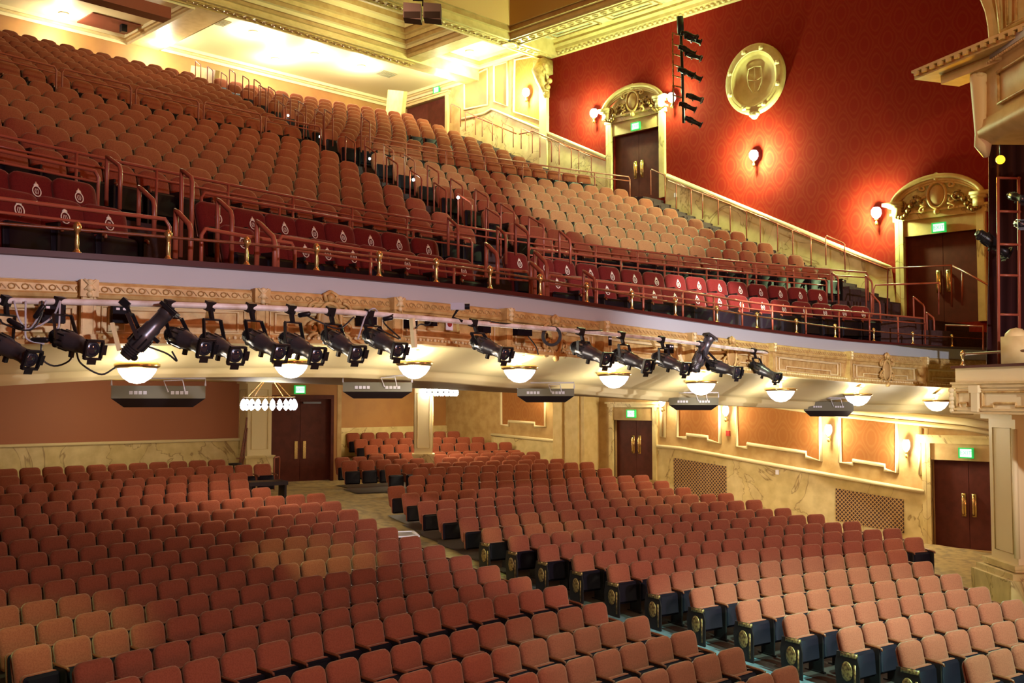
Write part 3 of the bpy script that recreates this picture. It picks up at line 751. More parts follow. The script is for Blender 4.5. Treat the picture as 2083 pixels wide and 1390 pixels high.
# marble stair dado on the upper wall
def dado(name, pts, label):
    o = wall_poly(name, pts, 'marble', x=XW-.06, th=.07); return struct(o, label, 'dado')
dado('trim_2', [(985,231),(1000,222),(1010,226),(1232,322),(1232,420),(1180,470),(940,420),(935,250)], 'marble stair dado left of the far upper doorway')
dado('trim_3', [(1357,357),(1812,548),(1825,640),(1600,640),(1350,470)], 'marble stair dado between the two upper doorways')
b = MB(); b.tube([wp(u, v, XW-.08) for u, v in ((938,243),(985,231),(1000,222),(1010,226),(1232,320))], .055, 6); struct(b.build('trim_4', 'light_cream', smooth=True), 'pale coping on the far marble stair dado', 'moulding')
b = MB(); b.tube([wp(u, v, XW-.08) for u, v in ((1357,357),(1812,546))], .07, 6); struct(b.build('trim_5', 'light_cream', smooth=True), 'pale coping on the long marble stair dado', 'moulding')
def wall_rail(pts, label):
    root = empty('wall_handrail', wp(*pts[0], XW-.2), label=label, cat='handrail'); o0 = Vector(root.location)
    P = [wp(u, v, XW-.2)-o0 for u, v in pts]; MB().tube(P, .025, 8).build('rail_tube', 'rail', root, True)
    for a, b_ in zip(P, P[1:]):
        n = max(1, int((b_-a).length/2.2))
        for i in range(n):
            q = a.lerp(b_, (i+.5)/n); MB().tube([q, q+Vector((.02,0,-.07)), q+Vector((.14,0,-.07))], .013, 6).build('wall_bracket', 'brass', root, True)
wall_rail([(957,240),(968,238),(1050,272)], 'upper bronze handrail on the marble wall by the rear tier')
wall_rail([(1056,273),(1085,267),(1160,300),(1231,326)], 'bronze wall handrail running down to the far upper doorway')
wall_rail([(1360,368),(1500,422),(1650,485),(1810,550)], 'long bronze handrail on the marble dado between upper doorways')
for i, (u, v) in enumerate(((937,258),(967,275),(1002,287),(1044,300),(1083,312),(1122,330),(1162,345),(1203,362),(1353,408),(1406,437),(1461,458),(1519,486),(1582,512),(1650,540),(1719,555))):
    far = i < 8; x = XW-.75-(0 if far else .15)
    q = wp(u, v, x); hoop(q, Vector((0,1,0)), h=.72 if far else .80, run=.55, rise=.25, label=f"thin bronze stair handrail along the side wall, {nth(i+1)} from the back", r=.016)
# crown moulding on top of the side wall
b = MB(); z = 12.0
cr = [(0,-.02),(-.06,.02),(-.06,.10),(-.14,.16),(-.16,.26),(-.24,.34),(-.24,.42),(-.34,.5)]
b.sweep([Vector((XW,6,z)), Vector((XW,25.3,z))], cr, side=[Vector((1,0,0))]*2)
struct(b.build('trim_6', 'cream'), 'cream and gold crown moulding above the crimson side wall', 'moulding')
b = MB(); y = 6.0
while y < 25.2: b.sphere((XW-.09,y,z+.07), .05, 4, (1,1.3,1)); y += .2
b.build('bead_moulding', 'light_cream', bpy.data.objects['trim_6'], True)
# ---- doors
def door(name, D, label, pediment=False, frame='marble', lintel=True, fw=.22, x=XW):
    y0, y1, z0, z1 = D; root = struct(empty(name, (x, (y0+y1)/2, z0)), label, 'door'); L = lambda v: Vector(v)-Vector(root.location)
    w = y1-y0; h = z1-z0; ym = 0
    b = MB(); rec = .16
    for s in (-1, 1):
        leaf = MB().box((rec, s*w/4, h/2), (.05, w/2-.012, h-.01)).build('door_leaf', 'door', root)
        hb = MB(); yy = s*.13
        hb.tube([(rec-.06, yy, .85), (rec-.09, yy, .92), (rec-.09, yy, 1.28), (rec-.06, yy, 1.35)], .028, 8); hb.box((rec-.03, yy, 1.1), (.012,.11,.58))
        hb.build('door_handle', 'brass', leaf, True)
    b.box((rec+.1, 0, h/2), (.03, w, h)); b.build('door_back', 'dark', root)
    f = MB(); top = h+(.42 if lintel else .0)
    for s in (-1, 1): f.box((-.03, s*(w/2+fw/2), top/2), (.14, fw, top)); f.box((-.08, s*(w/2+fw/2+.04), top/2), (.05, fw*.35, top))
    f.box((-.03, 0, top+fw*.4), (.16, w+2*fw+.1, fw*.8)); f.box((-.08, 0, top+fw*.85), (.2, w+2*fw+.2, .06))
    f.build('door_frame', frame, root)
    if lintel: MB().box((-.0, 0, h+.21), (.10, w, .42)).build('lintel_panel', 'buff', root)
    if pediment:
        zt = top+fw*.9; R = (w/2+fw)*1.05; g = MB(); pa = []
        hh = .85
        arc = [(math.cos(t)*R*1.02, math.sin(t)) for t in np.linspace(.35, math.pi-.35, 20)]
        P = [Vector((-.22, c, zt+.28+hh*(s_-.34))) for c, s_ in arc]
        for off, rr in ((0,.07),(-.09,.05),(-.16,.035)): g.tube([p+Vector((.05*(off!=0), 0, off)) for p in P], rr, 6)
        for s in (-1, 1):
            g.box((-.20, s*(R*.93), zt+.25), (.34,.5,.08)); g.box((-.18, s*(R*.88), zt+.18), (.28,.34,.08)); g.box((-.15, s*(R*.86), zt+.05), (.2,.24,.22))
        g.build('pediment', 'cream', root, True)
        q = MB(); q.prism([Vector((-.06, c*.9, zt+.22+hh*(s_-.34)*.9)) for c, s_ in arc]+[Vector((-.06,-R*.8,zt-.1)), Vector((-.06,R*.8,zt-.1))], (.06,0,0)); q.build('pediment_field', 'gold', root)
        T = Matrix.Translation((-.16,0,zt+.36)) @ Matrix.Rotation(math.pi, 4, 'Z'); cartouche('pediment_cartouche', root, T, 2.3)
        gg = MB()
        for s in (-1, 1):
            for k in range(9):
                a = k/8; gg.sphere((-.18, s*(.45+a*.62), zt+.28-.42*a+.10*math.sin(a*7)), .085-.02*a, 5)
            gg.tube([Vector((-.2, s*(.95+.13*math.cos(t)), zt+.18+.13*math.sin(t))) for t in np.linspace(0, 5.5, 14)], .03, 6)
            gg.tube([Vector((-.2, s*(.55+.12*math.cos(t)), zt+.55*.5+.12*math.sin(t))) for t in np.linspace(1, 6.5, 14)], .03, 6)
        gg.build('pediment_garland', 'castgold', root, True)
    return root
def exit_sign(p, rz, label, s=1.0):
    root = empty('exit_sign', p, rz, label=label, cat='exit sign')
    b = MB()
    for dx, dz, w, h in ((0,.115,.36,.03),(0,-.115,.36,.03),(-.165,0,.03,.26),(.165,0,.03,.26)): b.box((dx*s,0,dz*s), (w*s,.07,h*s))
    b.box((0,.02,0), (.34*s,.03,.24*s)); b.build('sign_frame', 'green', root)
    MB().box((0,-.0,0), (.31*s,.02,.21*s)).build('sign_face', 'signface', root)
    cu = bpy.data.curves.new('sign_text', 'FONT'); cu.body = 'EXIT'; cu.size = .14*s; cu.align_x = 'CENTER'; cu.align_y = 'CENTER'; cu.extrude = .002
    tc_ = bpy.data.objects.new('sign_text_curve', cu); me = bpy.data.meshes.new_from_object(tc_); bpy.data.objects.remove(tc_); me.materials.clear(); me.materials.append(M['exit_text'])
    t = bpy.data.objects.new('sign_text', me); COL.objects.link(t); t.parent = root; t.rotation_euler = (math.pi/2,0,0); t.location = (0,-.016,0)
    return root
door('door_1', D1, 'dark double door with arched pediment, far one in the upper side wall', True)
door('door_2', D2, 'dark double door with arched pediment near the box at balcony level', True)
door('door_3', lower1, 'large dark double door in the side wall near the stage', lintel=True)
door('door_4', lower2, 'dark double door in the side wall beside the fluted pier under the balcony', lintel=True, fw=.16)
door('door_5', D3, 'dark doorway at the top right of the rear balcony tier', lintel=False, frame='cream', fw=.15)
exit_sign(wp(1293,257,XW-.13), -math.pi/2, 'green exit sign over the far upper arched doorway')
exit_sign(wp(1910,463,XW-.13), -math.pi/2, 'green exit sign over the upper arched doorway near the box')
exit_sign(wp(888,183,XW-.15), -math.pi/2, 'small green exit sign at the top of the rear tier')
exit_sign(wp(1284,842,XW-.13), -math.pi/2, 'green exit sign over the small door under the balcony')
exit_sign(wp(1965,922,XW-.13), -math.pi/2, 'green exit sign over the large orchestra door near the stage')
# rear side wall panels, corbel
def panel(name, pts, m, parent, x=XW, fr=.05, frm='light_cream'):
    o = wall_poly(name, pts, m, x=x-.012, th=.02, parent=parent)
    f = MB().tube([wp(u, v, x-.02) for u, v in pts], fr, 6, closed=True).build('panel_frame', frm, o, True); return o
wr = bpy.data.objects['wall_right_rear']; wr_l = bpy.data.objects['wall_right_lower']
for pts in ([(945,163),(992,140),(992,213),(945,223)], [(1005,134),(1032,126),(1032,216),(1005,207)]): panel('wall_panel', pts, 'ochre', wr)
panel('wall_panel', [(1047,122),(1100,112),(1100,246),(1045,228)], 'paper2', wr)
b = MB(); q = wp(1111,161,XW-.0)
b.box((XW-.25, 25.2, 11.65), (.5,.5,.5)); b.tube([Vector((XW-.35,25.2,11.75)), Vector((XW-.5,25.2,11.5)), Vector((XW-.35,25.2,11.2)), Vector((XW-.12,25.2,10.85)), Vector((XW-.05,25.2,10.6))], [.2,.24,.2,.15,.1], 8)
for k in range(6): b.sphere((XW-.5+.07*k, 25.0+.15*(k%3-1), 11.6-.17*k), .1, 5)
struct(b.build('trim_7', 'gold', smooth=True), 'gilded scroll corbel where the ceiling beam meets the side wall', 'corbel')
b = MB(); yz_box(b, 25.15, 25.5, 7.5, 12.1, XW-.14, XW); struct(b.build('trim_8', 'light_cream'), 'cream pilaster strip at the end of the crimson wall', 'pilaster')

# oval medallion
c = wp(1538,162,XW-.02); T = Matrix.Translation(c) @ Matrix.Rotation(math.pi, 4, 'Z')
root = empty('wall_medallion', c, label='oval cream plaster medallion with a shield on the crimson wall', cat='medallion')
def oval(ry, rz_, n=36, x=-.05): return [Vector((x, ry*math.cos(t), rz_*math.sin(t))) for t in np.linspace(0, 2*math.pi, n+1)[:-1]]
b = MB(); 
RY, RZ = 1.0, 1.06
prof = [(1.0,.0),(1.0,-.10),(.95,-.16),(.88,-.12),(.82,-.17),(.70,-.10),(.66,-.05),(.56,-.06),(.52,-.02),(.0,-.02)]
vs = []; N = 40
for s_, x in prof: vs += [Vector((x, RY*max(s_,.01)*math.cos(t), RZ*max(s_,.01)*math.sin(t))) for t in np.linspace(0, 2*math.pi, N+1)[:-1]]
fs = [(i*N+k, i*N+(k+1)%N, (i+1)*N+(k+1)%N, (i+1)*N+k) for i in range(len(prof)-1) for k in range(N)]
b.add(vs, fs).build('medallion_plate', 'cream', root, True)
b = MB()
for t in (.35,1.2,1.9,2.8,3.5,4.3,5.1,5.9): b.box((-.15, .86*math.cos(t), .91*math.sin(t)), (.07,.12,.12))
b.sphere((-.12,0,-1.1), .12, 6); b.sphere((-.12,.1,-1.06), .08, 5); b.sphere((-.12,-.1,-1.06), .08, 5)
b.tube(oval(.78,.83,x=-.14), .02, 5, closed=True); b.build('medallion_wreath', 'light_cream', root, True)
b = MB(); x = -.07
sh = [(-.22,.34),(0,.38),(.22,.34),(.26,.1),(.22,-.15),(.1,-.38)]
b.tube([Vector((x,-y,z)) for y, z in sh], .018, 5); b.tube([Vector((x,y,z)) for y, z in sh], .018, 5)
b.tube([Vector((x,0,.38)), Vector((x,0,.0))], .015, 5); b.tube([Vector((x,0,-.1)), Vector((x,0,-.38))], .015, 5); b.tube([Vector((x,-.22,.02)), Vector((x,0,-.06)), Vector((x,.22,.02))], .015, 5); b.build('shield_relief', 'light_cream', root, True)

# lower side wall: marble dado, panels, grilles, small things
dd = wall_poly('trim_9', [(1000,884),(1188,903),(1188,985),(1000,985)], 'marble', x=XW-.06, th=.07); struct(dd, 'marble dado on the side wall left of the pier', 'dado')
dd = wall_poly('trim_10', [(1337,908),(1383,912),(1880,1000),(1880,1100),(1850,1160),(1337,1010)], 'marble', x=XW-.06, th=.07); struct(dd, 'marble dado sloping along the side wall under the balcony', 'dado')
for nm, pts in (('trim_11', ((1000,884),(1188,903))), ('trim_12', ((1337,908),(1383,912),(1880,1001)))):
    struct(MB().tube([wp(u, v, XW-.09) for u, v in pts], .06, 6).build(nm, 'light_cream', smooth=True), 'pale cap moulding of the '+('left' if nm == 'trim_11' else 'long')+' marble dado under the balcony', 'moulding')
for pts in ([(1020,770),(1108,775),(1110,868),(1088,868),(1088,861),(1035,857),(1035,866),(1020,864)], [(1133,775),(1183,778),(1184,874),(1150,866),(1150,872),(1133,871)],
            [(1378,805),(1463,808),(1465,902),(1440,896),(1440,889),(1397,884),(1397,891),(1378,889)],
            [(1498,808),(1668,820),(1670,938),(1640,930),(1640,921),(1520,903),(1520,911),(1499,908)],
            [(1709,826),(1824,845),(1825,962),(1800,956),(1800,947),(1735,937),(1735,944),(1709,941)],
            [(1872,870),(1884,872),(1884,968),(1872,966)], [(1345,800),(1352,800),(1352,890),(1345,888)]):
    panel('wall_panel', pts, 'paper2', wr_l, fr=.055)
# crown between side wall and ceiling under balcony
b = MB(); b.tube([wp(u, v, XW-.10) for u, v in ((1340,803),(1462,800),(1720,835),(1964,858),(2045,872))], .10, 6); b.tube([wp(u, v, XW-.04) for u, v in ((1462,812),(1720,847),(1964,872),(2045,888))], .06, 6)
struct(b.build('trim_13', 'light_cream', smooth=True), 'cream crown moulding under the balcony on the side wall', 'moulding')
def grille(pts, label):
    o = wall_poly('wall_grille', pts, 'lattice', x=XW-.10, th=.05); tag(o, label, 'wall grille'); return o
grille([(1370,932),(1476,949),(1477,1040),(1371,1020)], 'dark lattice grille in the marble dado, farther one')
grille([(1700,994),(1837,1017),(1838,1085),(1700,1060)], 'lattice grille in the marble dado near the orchestra door')
tag(MB().box(wp(1481,882,XW-.05), (.06,.12,.16)).build('fire_alarm', 'red_ink'), 'small red fire alarm on the side wall pilaster under the balcony', 'fire alarm')
tag(MB().box(wp(1581,961,XW-.09), (.04,.09,.13)).build('wall_outlet', 'paper_white'), 'small white outlet plate on the marble dado between the grilles', 'outlet')
tag(MB().box(wp(1374,397,XW-.09), (.04,.09,.13)).build('wall_outlet', 'paper_white'), 'small white outlet plate on the upper marble stair dado', 'outlet')
# sconces (each with its light)
SCF = 2.6
def sconce(p, rz, label, e, glow=.11, col=(.72,1,.46)):
    root = empty('wall_sconce', p, rz, label=label, cat='wall light', group=None)
    MB().lathe([(.001,-.16),(.03,-.15),(.05,-.10),(.03,-.05),(.02,-.02),(.06,.0),(.062,.015),(.01,.02)], Matrix.Translation((0,-.12,0)), 12).build('bracket', 'brass', root, True)
    MB().tube([(0,0,-.10),(0,-.06,-.12),(0,-.12,-.10)], .02, 6).build('arm', 'brass', root, True)
    MB().lathe([(.03,.0),(glow*.9,.05),(glow*1.25,.13),(glow*1.2,.24),(glow*.8,.31)], Matrix.Translation((0,-.12,.02)), 14).build('glass_shade', 'glow', root, True)
    R = Matrix.Rotation(rz, 4, 'Z') @ Vector((0,-.30,.16)); lamp('sconce_light', 'POINT', Vector(p)+R, e*SCF, col, .10)
    return root
hx = -math.pi/2
for u, v, e, lab in ((1213,243,250,'wall sconce left of the far upper arched doorway'),(1371,212,200,'wall sconce behind the hanging light ladder'),(1538,330,520,'bright wall sconce below the oval medallion'),(1787,448,300,'wall sconce left of the near upper arched doorway'),(1075,200,330,'wall sconce in the framed panel beside the rear tier')):
    sconce(wp(u, v, XW-.05), hx, lab, e)
for u, v, e, lab in ((1481,848,38,'wall sconce on the pilaster between the first lower panels'),(1690,888,60,'wall sconce on the pilaster in the middle of the lower wall'),(1848,920,60,'wall sconce on the pilaster near the large orchestra door'),(1352,828,32,'wall sconce beside the small door under the balcony'),(1122,800,32,'wall sconce between the two panels left of the pier')):
    sconce(wp(u, v, XW-.05), hx, lab, e, .08, (1,.90,.66))

# ================================================================== BACK WALLS
def arc_wall(name, m, C, r, a0, a1, z0, z1, label, n=30, th=.2):
    b = MB(); vs = []
    for i in range(n+1):
        a = a0+(a1-a0)*i/n
        for rr, z in ((r,z0),(r,z1),(r+th,z1),(r+th,z0)): vs.append(pol(C, rr, a, z))
    fs = [(4*i+k, 4*i+(k+1)%4, 4*i+4+(k+1)%4, 4*i+4+k) for i in range(n) for k in range(4)]
    return struct(b.add(vs, fs).build(name, m), label, 'wall')
RB = 44.6
aL = ang_at(-80, CO, RB, -1.5); aD0 = ang_at(549, CO, RB, -1.5); aD1 = ang_at(674, CO, RB, -1.5); aW = ang_at(690, CO, RB, -1.5)
zd = on_cyl(610, 985, CO, RB).z; zdt = on_cyl(610, 808, CO, RB).z
arc_wall('wall_back', 'backred', CO, RB, aL-.05, aD0, zd-.3, 1.2, 'long terracotta back wall of the orchestra')
arc_wall('wall_back_lintel', 'ochre', CO, RB, aD0, aD1, zdt, 1.2, 'ochre wall above the rear double door')
arc_wall('wall_back_return', 'ochre', CO, RB, aD1, aW, zd-.3, 1.2, 'narrow ochre wall right of the rear double door')
o = arc_wall('trim_14', 'marble', CO, RB-.06, aL-.05, ang_at(500, CO, RB, -1.5), zd-.3, on_cyl(300, 900, CO, RB).z, 'veined marble dado along the orchestra back wall', th=.08)
bpts = [pol(CO, RB-.09, aL+(ang_at(500, CO, RB, -1.5)-aL)*i/20, on_cyl(300, 899, CO, RB).z) for i in range(21)]
struct(MB().tube(bpts, .05, 6).build('trim_15', 'light_cream', smooth=True), 'pale cap moulding of the back wall dado', 'moulding')
# rear double door (in the arc wall)
am = (aD0+aD1)/2; pd = pol(CO, RB, am, zd); wd = 2*RB*math.sin((aD1-aD0)/2)
root = struct(empty('door_6', pd, -am), 'tall brown double door at the back of the orchestra aisle', 'door'); h = zdt-zd
for s in (-1, 1):
    leaf = MB().box((s*wd/4,.10,h/2), (wd/2-.012,.05,h)).build('door_leaf', 'door', root)
    MB().box((s*.14,.06,1.05), (.10,.02,.55)).build('push_plate', 'brass', leaf)
f = MB()
for s in (-1, 1): f.box((s*(wd/2+.0),.02,h/2), (.10,.2,h))
f.box((0,.02,h), (wd+.1,.2,.12)); f.build('door_frame', 'door', root)
MB().box((.35,.0,h-.18), (.6,.06,.06)).build('door_closer', 'steel', root)
exit_sign(on_cyl(610, 793, CO, RB-.08), -am, 'green exit sign above the rear orchestra double door')
# deeper bay right of it: back wall and jog
Yb = 30.6
b = MB(); xa = at(688,870,Y=Yb).x
b.box(((xa+27)/2, Yb+.1, -.9), (27-xa, .2, 4.2)); struct(b.build('wall_back_bay', 'ochre'), 'ochre back wall behind the raised rear orchestra seats', 'wall')
b = MB(); p0 = pol(CO, RB, aW, 0); b.bar(Vector((p0.x,p0.y,-.9)), Vector((p0.x+.3,Yb,-.9)), .15, 4.2); struct(b.build('wall_back_jog', 'buff'), 'short return wall left of the raised rear seats', 'wall')
b = MB(); b.box(((xa+27)/2, Yb-.03, -1.55), (27-xa, .08, 1.0)); struct(b.build('trim_16', 'marble'), 'marble dado behind the raised rear orchestra seats', 'dado')

# columns
def column(name, base, w, ztop, label, cat='column', rz=0, m='light_cream', zcap=None):
    root = struct(empty(name, base, rz), label, cat); H = ztop-base[2]
    MB().box((0,0,H/2), (w,w,H)).build('shaft', m, root)
    b = MB(); b.box((0,0,.45), (w*1.12,w*1.12,.9)); b.box((0,0,.93), (w*1.25,w*1.25,.07)); b.box((0,0,.08), (w*1.25,w*1.25,.16)); b.build('plinth', 'marble', root)
    f = MB()
    for s in range(4):
        R = Matrix.Rotation(s*math.pi/2, 4, 'Z'); y = -w/2-.006
        f.tube([R @ Vector((sx*w*.34, y, z)) for sx, z in ((-1,1.15),(1,1.15),(1,H-.35),(-1,H-.35))], .016, 5, closed=True)
    f.build('shaft_panel', 'cream', root, True)
    c = MB(); c.box((0,0,H-.12), (w*1.2,w*1.2,.10)); c.box((0,0,H-.04), (w*1.35,w*1.35,.08)); c.build('capital', 'light_cream', root)
    return root
pc = at(861, 923, D=33); fz = floor_at(pc); column('column_1', (pc.x, pc.y, min(pc.z, fz)+0), .56, .5, 'square cream column standing among the rear orchestra seats', rz=-math.pi/4+.1)
pc = on_cyl(518, 900, CO, RB-.35); column('column_2', (pc.x, pc.y, zd), .75, .6, 'square cream pier left of the rear double door', rz=-am)
b = MB()
yz_box(b, 22.9, 24.3, -2.9, .8, XW-.75, XW); yz_box(b, 23.1, 23.35, -2.9, .8, XW-.85, XW-.7); yz_box(b, 23.8, 24.1, -2.9, .8, XW-.85, XW-.7)
o = struct(b.build('column_3', 'cream'), 'tall cream panelled pier against the side wall under the balcony', 'column')
# corner pier right, near the stage
pp = at(2064, 1190, D=21.0)
root = column('column_4', (pp.x+.35, pp.y-.25, floor_at(pp)-.1), 1.15, -.25, 'large cream marble pier at the right edge below the box', rz=-math.pi/4)
b = MB(); b.box((0,0,.35), (1.75,1.75,.7)); b.box((0,0,.76), (1.6,1.6,.12)); b.box((0,0,.9), (1.4,1.4,.12)); b.build('pedestal', 'marble', root)
b = MB(); b.tube([(-.62,-.62,1.1),(-.62,-.62,3.6)], .06, 8); b.build('corner_bead', 'light_cream', root, True)

# ================================================================== HALL CEILING
def slabc(name, x0, x1, y0, y1, z0, z1, m, label): return struct(MB().box(((x0+x1)/2,(y0+y1)/2,(z0+z1)/2), (x1-x0,y1-y0,z1-z0)).build(name, m), label, 'ceiling')
slabc('ceiling', -8, 27.3, -2, 36, 14.2, 14.4, 'brown', 'brown plaster field of the great ceiling coffer')
slabc('ceiling_rear_bay', 16.9, 27, 29.2, 34.2, 12.32, 12.5, 'light_cream', 'bright cream ceiling bay above the rear balcony tier')
slabc('ceiling_left_bay', -4, 15.7, 29.4, 34.2, 12.22, 12.45, 'light_cream', 'cream ceiling bay at the upper left above the rear tier')
slabc('ceiling_side_strip', 25.2, 27.2, 6, 24.8, 12.50, 12.65, 'stencil', 'stencilled ceiling strip along the side wall')
slabc('ceiling_small_coffer', 24.0, 27.2, 25.4, 29, 12.75, 12.9, 'light_cream', 'small bright ceiling coffer at the corner')
slabc('ceiling_mid_coffer', -4, 23.6, 25.4, 28.8, 13.14, 13.3, 'light_cream', 'deep stepped ceiling coffer above the middle tier')
struct(MB().box((12, 34.35, 11), (34,.3,3.4)).build('wall_balcony_back', 'ochre'), 'ochre back wall behind the topmost balcony row', 'wall')
def beam(name, a, b_, w, h, label, m='cream'):
    o = MB().bar(a, b_, w, h).build(name, m); return struct(o, label, 'beam')
beam('beam_1', (-4,29.1,12.3), (27,29.1,12.3), .7, .6, 'cream ceiling beam in front of the rear bay')
beam('beam_2', (-4,25.05,12.3), (27,25.05,12.3), .7, .6, 'ornamented ceiling beam ending at the gilded corbel')
beam('beam_3', (24.9,-2,12.3), (24.9,25,12.3), .6, .6, 'ornamented ceiling beam running along the side strip')
beam('beam_4', (16.3,29.1,12.3), (16.3,34.2,12.3), 1.1, .5, 'cream beam between the two rear ceiling bays')
beam('beam_5', (23.8,25,12.4), (23.8,29,12.4), .6, .7, 'short cream beam beside the corner coffer')
# ornament lines on beams
def orn(parent, a, b_, z=11.99, w=.11):
    o = MB(); a, b_ = Vector(a), Vector(b_); L = (b_-a).length; d = (b_-a).normalized(); sd = Vector((d.y,-d.x,0)); n = int(L/.34)
    for k in range(n):
        q = a+d*(L*(k+.5)/n); q.z = z
        o.tube([q+d*(.11*math.cos(t))+sd*(w*.8*math.sin(t)) for t in np.linspace(0, 2*math.pi, 9)[:-1]], .022, 4, closed=True)
    for s in (-1, 1): o.tube([a+sd*s*.2+Vector((0,0,z-a.z)), b_+sd*s*.2+Vector((0,0,z-b_.z))], .025, 4)
    o.build('guilloche_moulding', 'gold', parent)
orn(bpy.data.objects['beam_2'], (8,25.05,12), (26.8,25.05,12)); orn(bpy.data.objects['beam_3'], (24.9,8,12), (24.9,24.8,12)); orn(bpy.data.objects['beam_1'], (8,29.1,12), (24,29.1,12))
b = MB(); b.lathe([(.3,0),(.3,-.03),(.24,-.05),(.2,-.03),(.001,-.03)], Matrix.Translation((24.9,25.05,12.0)), 18); b.build('roundel', 'gold', bpy.data.objects['beam_3'], True)
# stepped mouldings of the mid coffer and the great coffer
def stepped(name, x0, x1, y0, y1, z0, steps, mats, label):
    root = struct(empty(name, (x0, y0, z0)), label, 'ceiling moulding'); 
    for i, (ins, dz) in enumerate(steps):
        b = MB(); ins2, dz2 = (steps[i+1] if i+1 < len(steps) else (ins+.3, dz))
        A = [(x0+ins,y0+ins),(x1-ins,y0+ins),(x1-ins,y1-ins),(x0+ins,y1-ins)]; B = [(x0+ins2,y0+ins2),(x1-ins2,y0+ins2),(x1-ins2,y1-ins2),(x0+ins2,y1-ins2)]
        vs = [Vector((x-x0,y-y0,dz)) for x, y in A]+[Vector((x-x0,y-y0,dz2)) for x, y in A]+[Vector((x-x0,y-y0,dz2)) for x, y in B]
        if abs(dz2-dz) > 1: b.add(vs, [(k,(k+1)%4,(k+1)%4+8,k+8) for k in range(4)])
        else: b.add(vs, [(k,(k+1)%4,(k+1)%4+4,k+4) for k in range(4)]+[(k+4,(k+1)%4+4,(k+1)%4+8,k+8) for k in range(4)])
        b.build('moulding_step', mats[i%len(mats)], root)
stepped('trim_17', 1, 23.46, 25.43, 28.71, 12.05, [(0,0),(.12,.12),(.2,.22),(.35,.34),(.42,.46),(.6,.6),(.68,.75),(.85,.9),(.95,1.1)], ['cream','buff','light_cream','buff'], 'stepped cream mouldings inside the deep ceiling coffer')
stepped('trim_18', 1, 24.56, -1, 24.66, 12.05, [(0,0),(.15,.15),(.25,.3),(1.7,2.2)], ['cream','buff','brown'], 'sloping brown sides of the great central coffer')
stepped('trim_19', 24.14, 26.95, 25.45, 28.7, 12.4, [(0,0),(.15,.1),(.25,.22),(.45,.36)], ['light_cream','buff'], 'stepped mouldings of the small corner coffer')
stepped('trim_20', 16.9, 26.95, 29.5, 34.15, 12.05, [(0,0),(.10,.10),(.18,.16),(.32,.28)], ['light_cream','cream'], 'cream crown mouldings around the bright rear ceiling bay')
stepped('trim_21', -4, 15.7, 29.5, 34.15, 11.95, [(0,0),(.10,.10),(.18,.16),(.32,.28)], ['light_cream','cream'], 'cream crown mouldings around the upper left ceiling bay')
# stencilled panels on the side strip
sp_ = MB(); y = 24.6; k = 0
while y > 8:
    sp_.tube([Vector((x, yy, 12.48)) for x, yy in ((25.5,y-.2),(26.6,y-.2),(26.6,y-2.2),(25.5,y-2.2))], .045, 5, closed=True)
    sp_.tube([Vector((x, yy, 12.48)) for x, yy in ((25.7,y-.42),(26.4,y-.42),(26.4,y-1.98),(25.7,y-1.98))], .02, 5, closed=True); y -= 2.5
struct(sp_.build('trim_22', 'gold'), 'gilded frames around the stencilled ceiling panels', 'ceiling moulding')
# red dropped soffit and hatch upper left
p1, p2 = at(195,-5,z=11.7), at(326,42,z=11.7)
beam('beam_6', (p1.x-6, p1.y, 11.75), (p2.x, p1.y, 11.75), .5, .35, 'dark red dropped soffit at the upper left', 'redpaint')
q = at(222,45,z=12.25); tag(MB().box((q.x,q.y,12.22), (1.6,1.2,.08)).build('ceiling_hatch', 'redpaint'), 'open reddish ceiling hatch at the upper left', 'hatch')
q = at(251,62,z=12.0); tag(MB().box((q.x,q.y,12.1), (.18,.18,.32)).build('hanging_box', 'black'), 'small black box hanging by the ceiling hatch', 'speaker')
for u, v, lab in ((443,44,'square ceiling vent on the bright rear bay, left one'),(785,150,'square ceiling vent on the bright rear bay, right one')):
    q = at(u, v, z=12.31); b = MB().box((q.x,q.y,12.31), (.7,.55,.04)); 
    for k in range(5): b.box((q.x,q.y-.2+.1*k,12.28), (.66,.03,.02))
    tag(b.build('ceiling_vent', 'vent'), lab, 'vent')
# ceiling downlights (lamps of the rear tier)
def downlight(p, label, e, col=(1,.92,.74)):
    root = empty('ceiling_downlight', p, label=label, cat='ceiling light')
    MB().lathe([(.16,.02),(.16,-.02),(.13,-.03),(.12,.0)], None, 20).build('trim_ring', 'light_cream', root, True)
    MB().lathe([(.001,-.005),(.12,-.005),(.12,.0),(.001,.0)], None, 16).build('lit_lens', 'glow', root)
    lamp('ceiling_light_or_fill', 'POINT', (p[0],p[1],p[2]-.55), e, col, .12)
for u, v, z, e, lab in ((515,65,12.30,260,'recessed ceiling light over the top of the main aisle'),(640,110,12.30,200,'recessed ceiling light in the middle of the rear bay'),(735,135,12.30,220,'recessed ceiling light at the right of the rear bay'),
                        (560,120,12.30,180,'recessed ceiling light low in the rear bay'),(310,92,12.20,160,'bright ceiling light at the right end of the upper left bay'),(110,40,12.20,160,'bright ceiling light at the far upper left'),
                        (900,150,12.2,150,'bright ceiling light beside the rear side doorway'),(955,105,12.72,110,'recessed light in the small corner coffer')):
    q = at(u, v, z=z); downlight((q.x, min(q.y, 33.4), z), lab, e)
# vomitory walls in the rear tier
q0 = at(437,180,D=36); tag(MB().bar(at(388,178,D=37), at(437,190,D=35.0), .15, 1.5).build('stair_parapet', 'cream'), 'low cream parapet wall with dark end at the head of the main aisle', 'parapet')
q1 = at(822,212,D=39.5); tag(MB().bar(at(790,210,D=40.5), at(822,214,D=39), .15, 1.0).build('stair_parapet', 'cream'), 'low cream parapet wall at the right end of the top row', 'parapet')

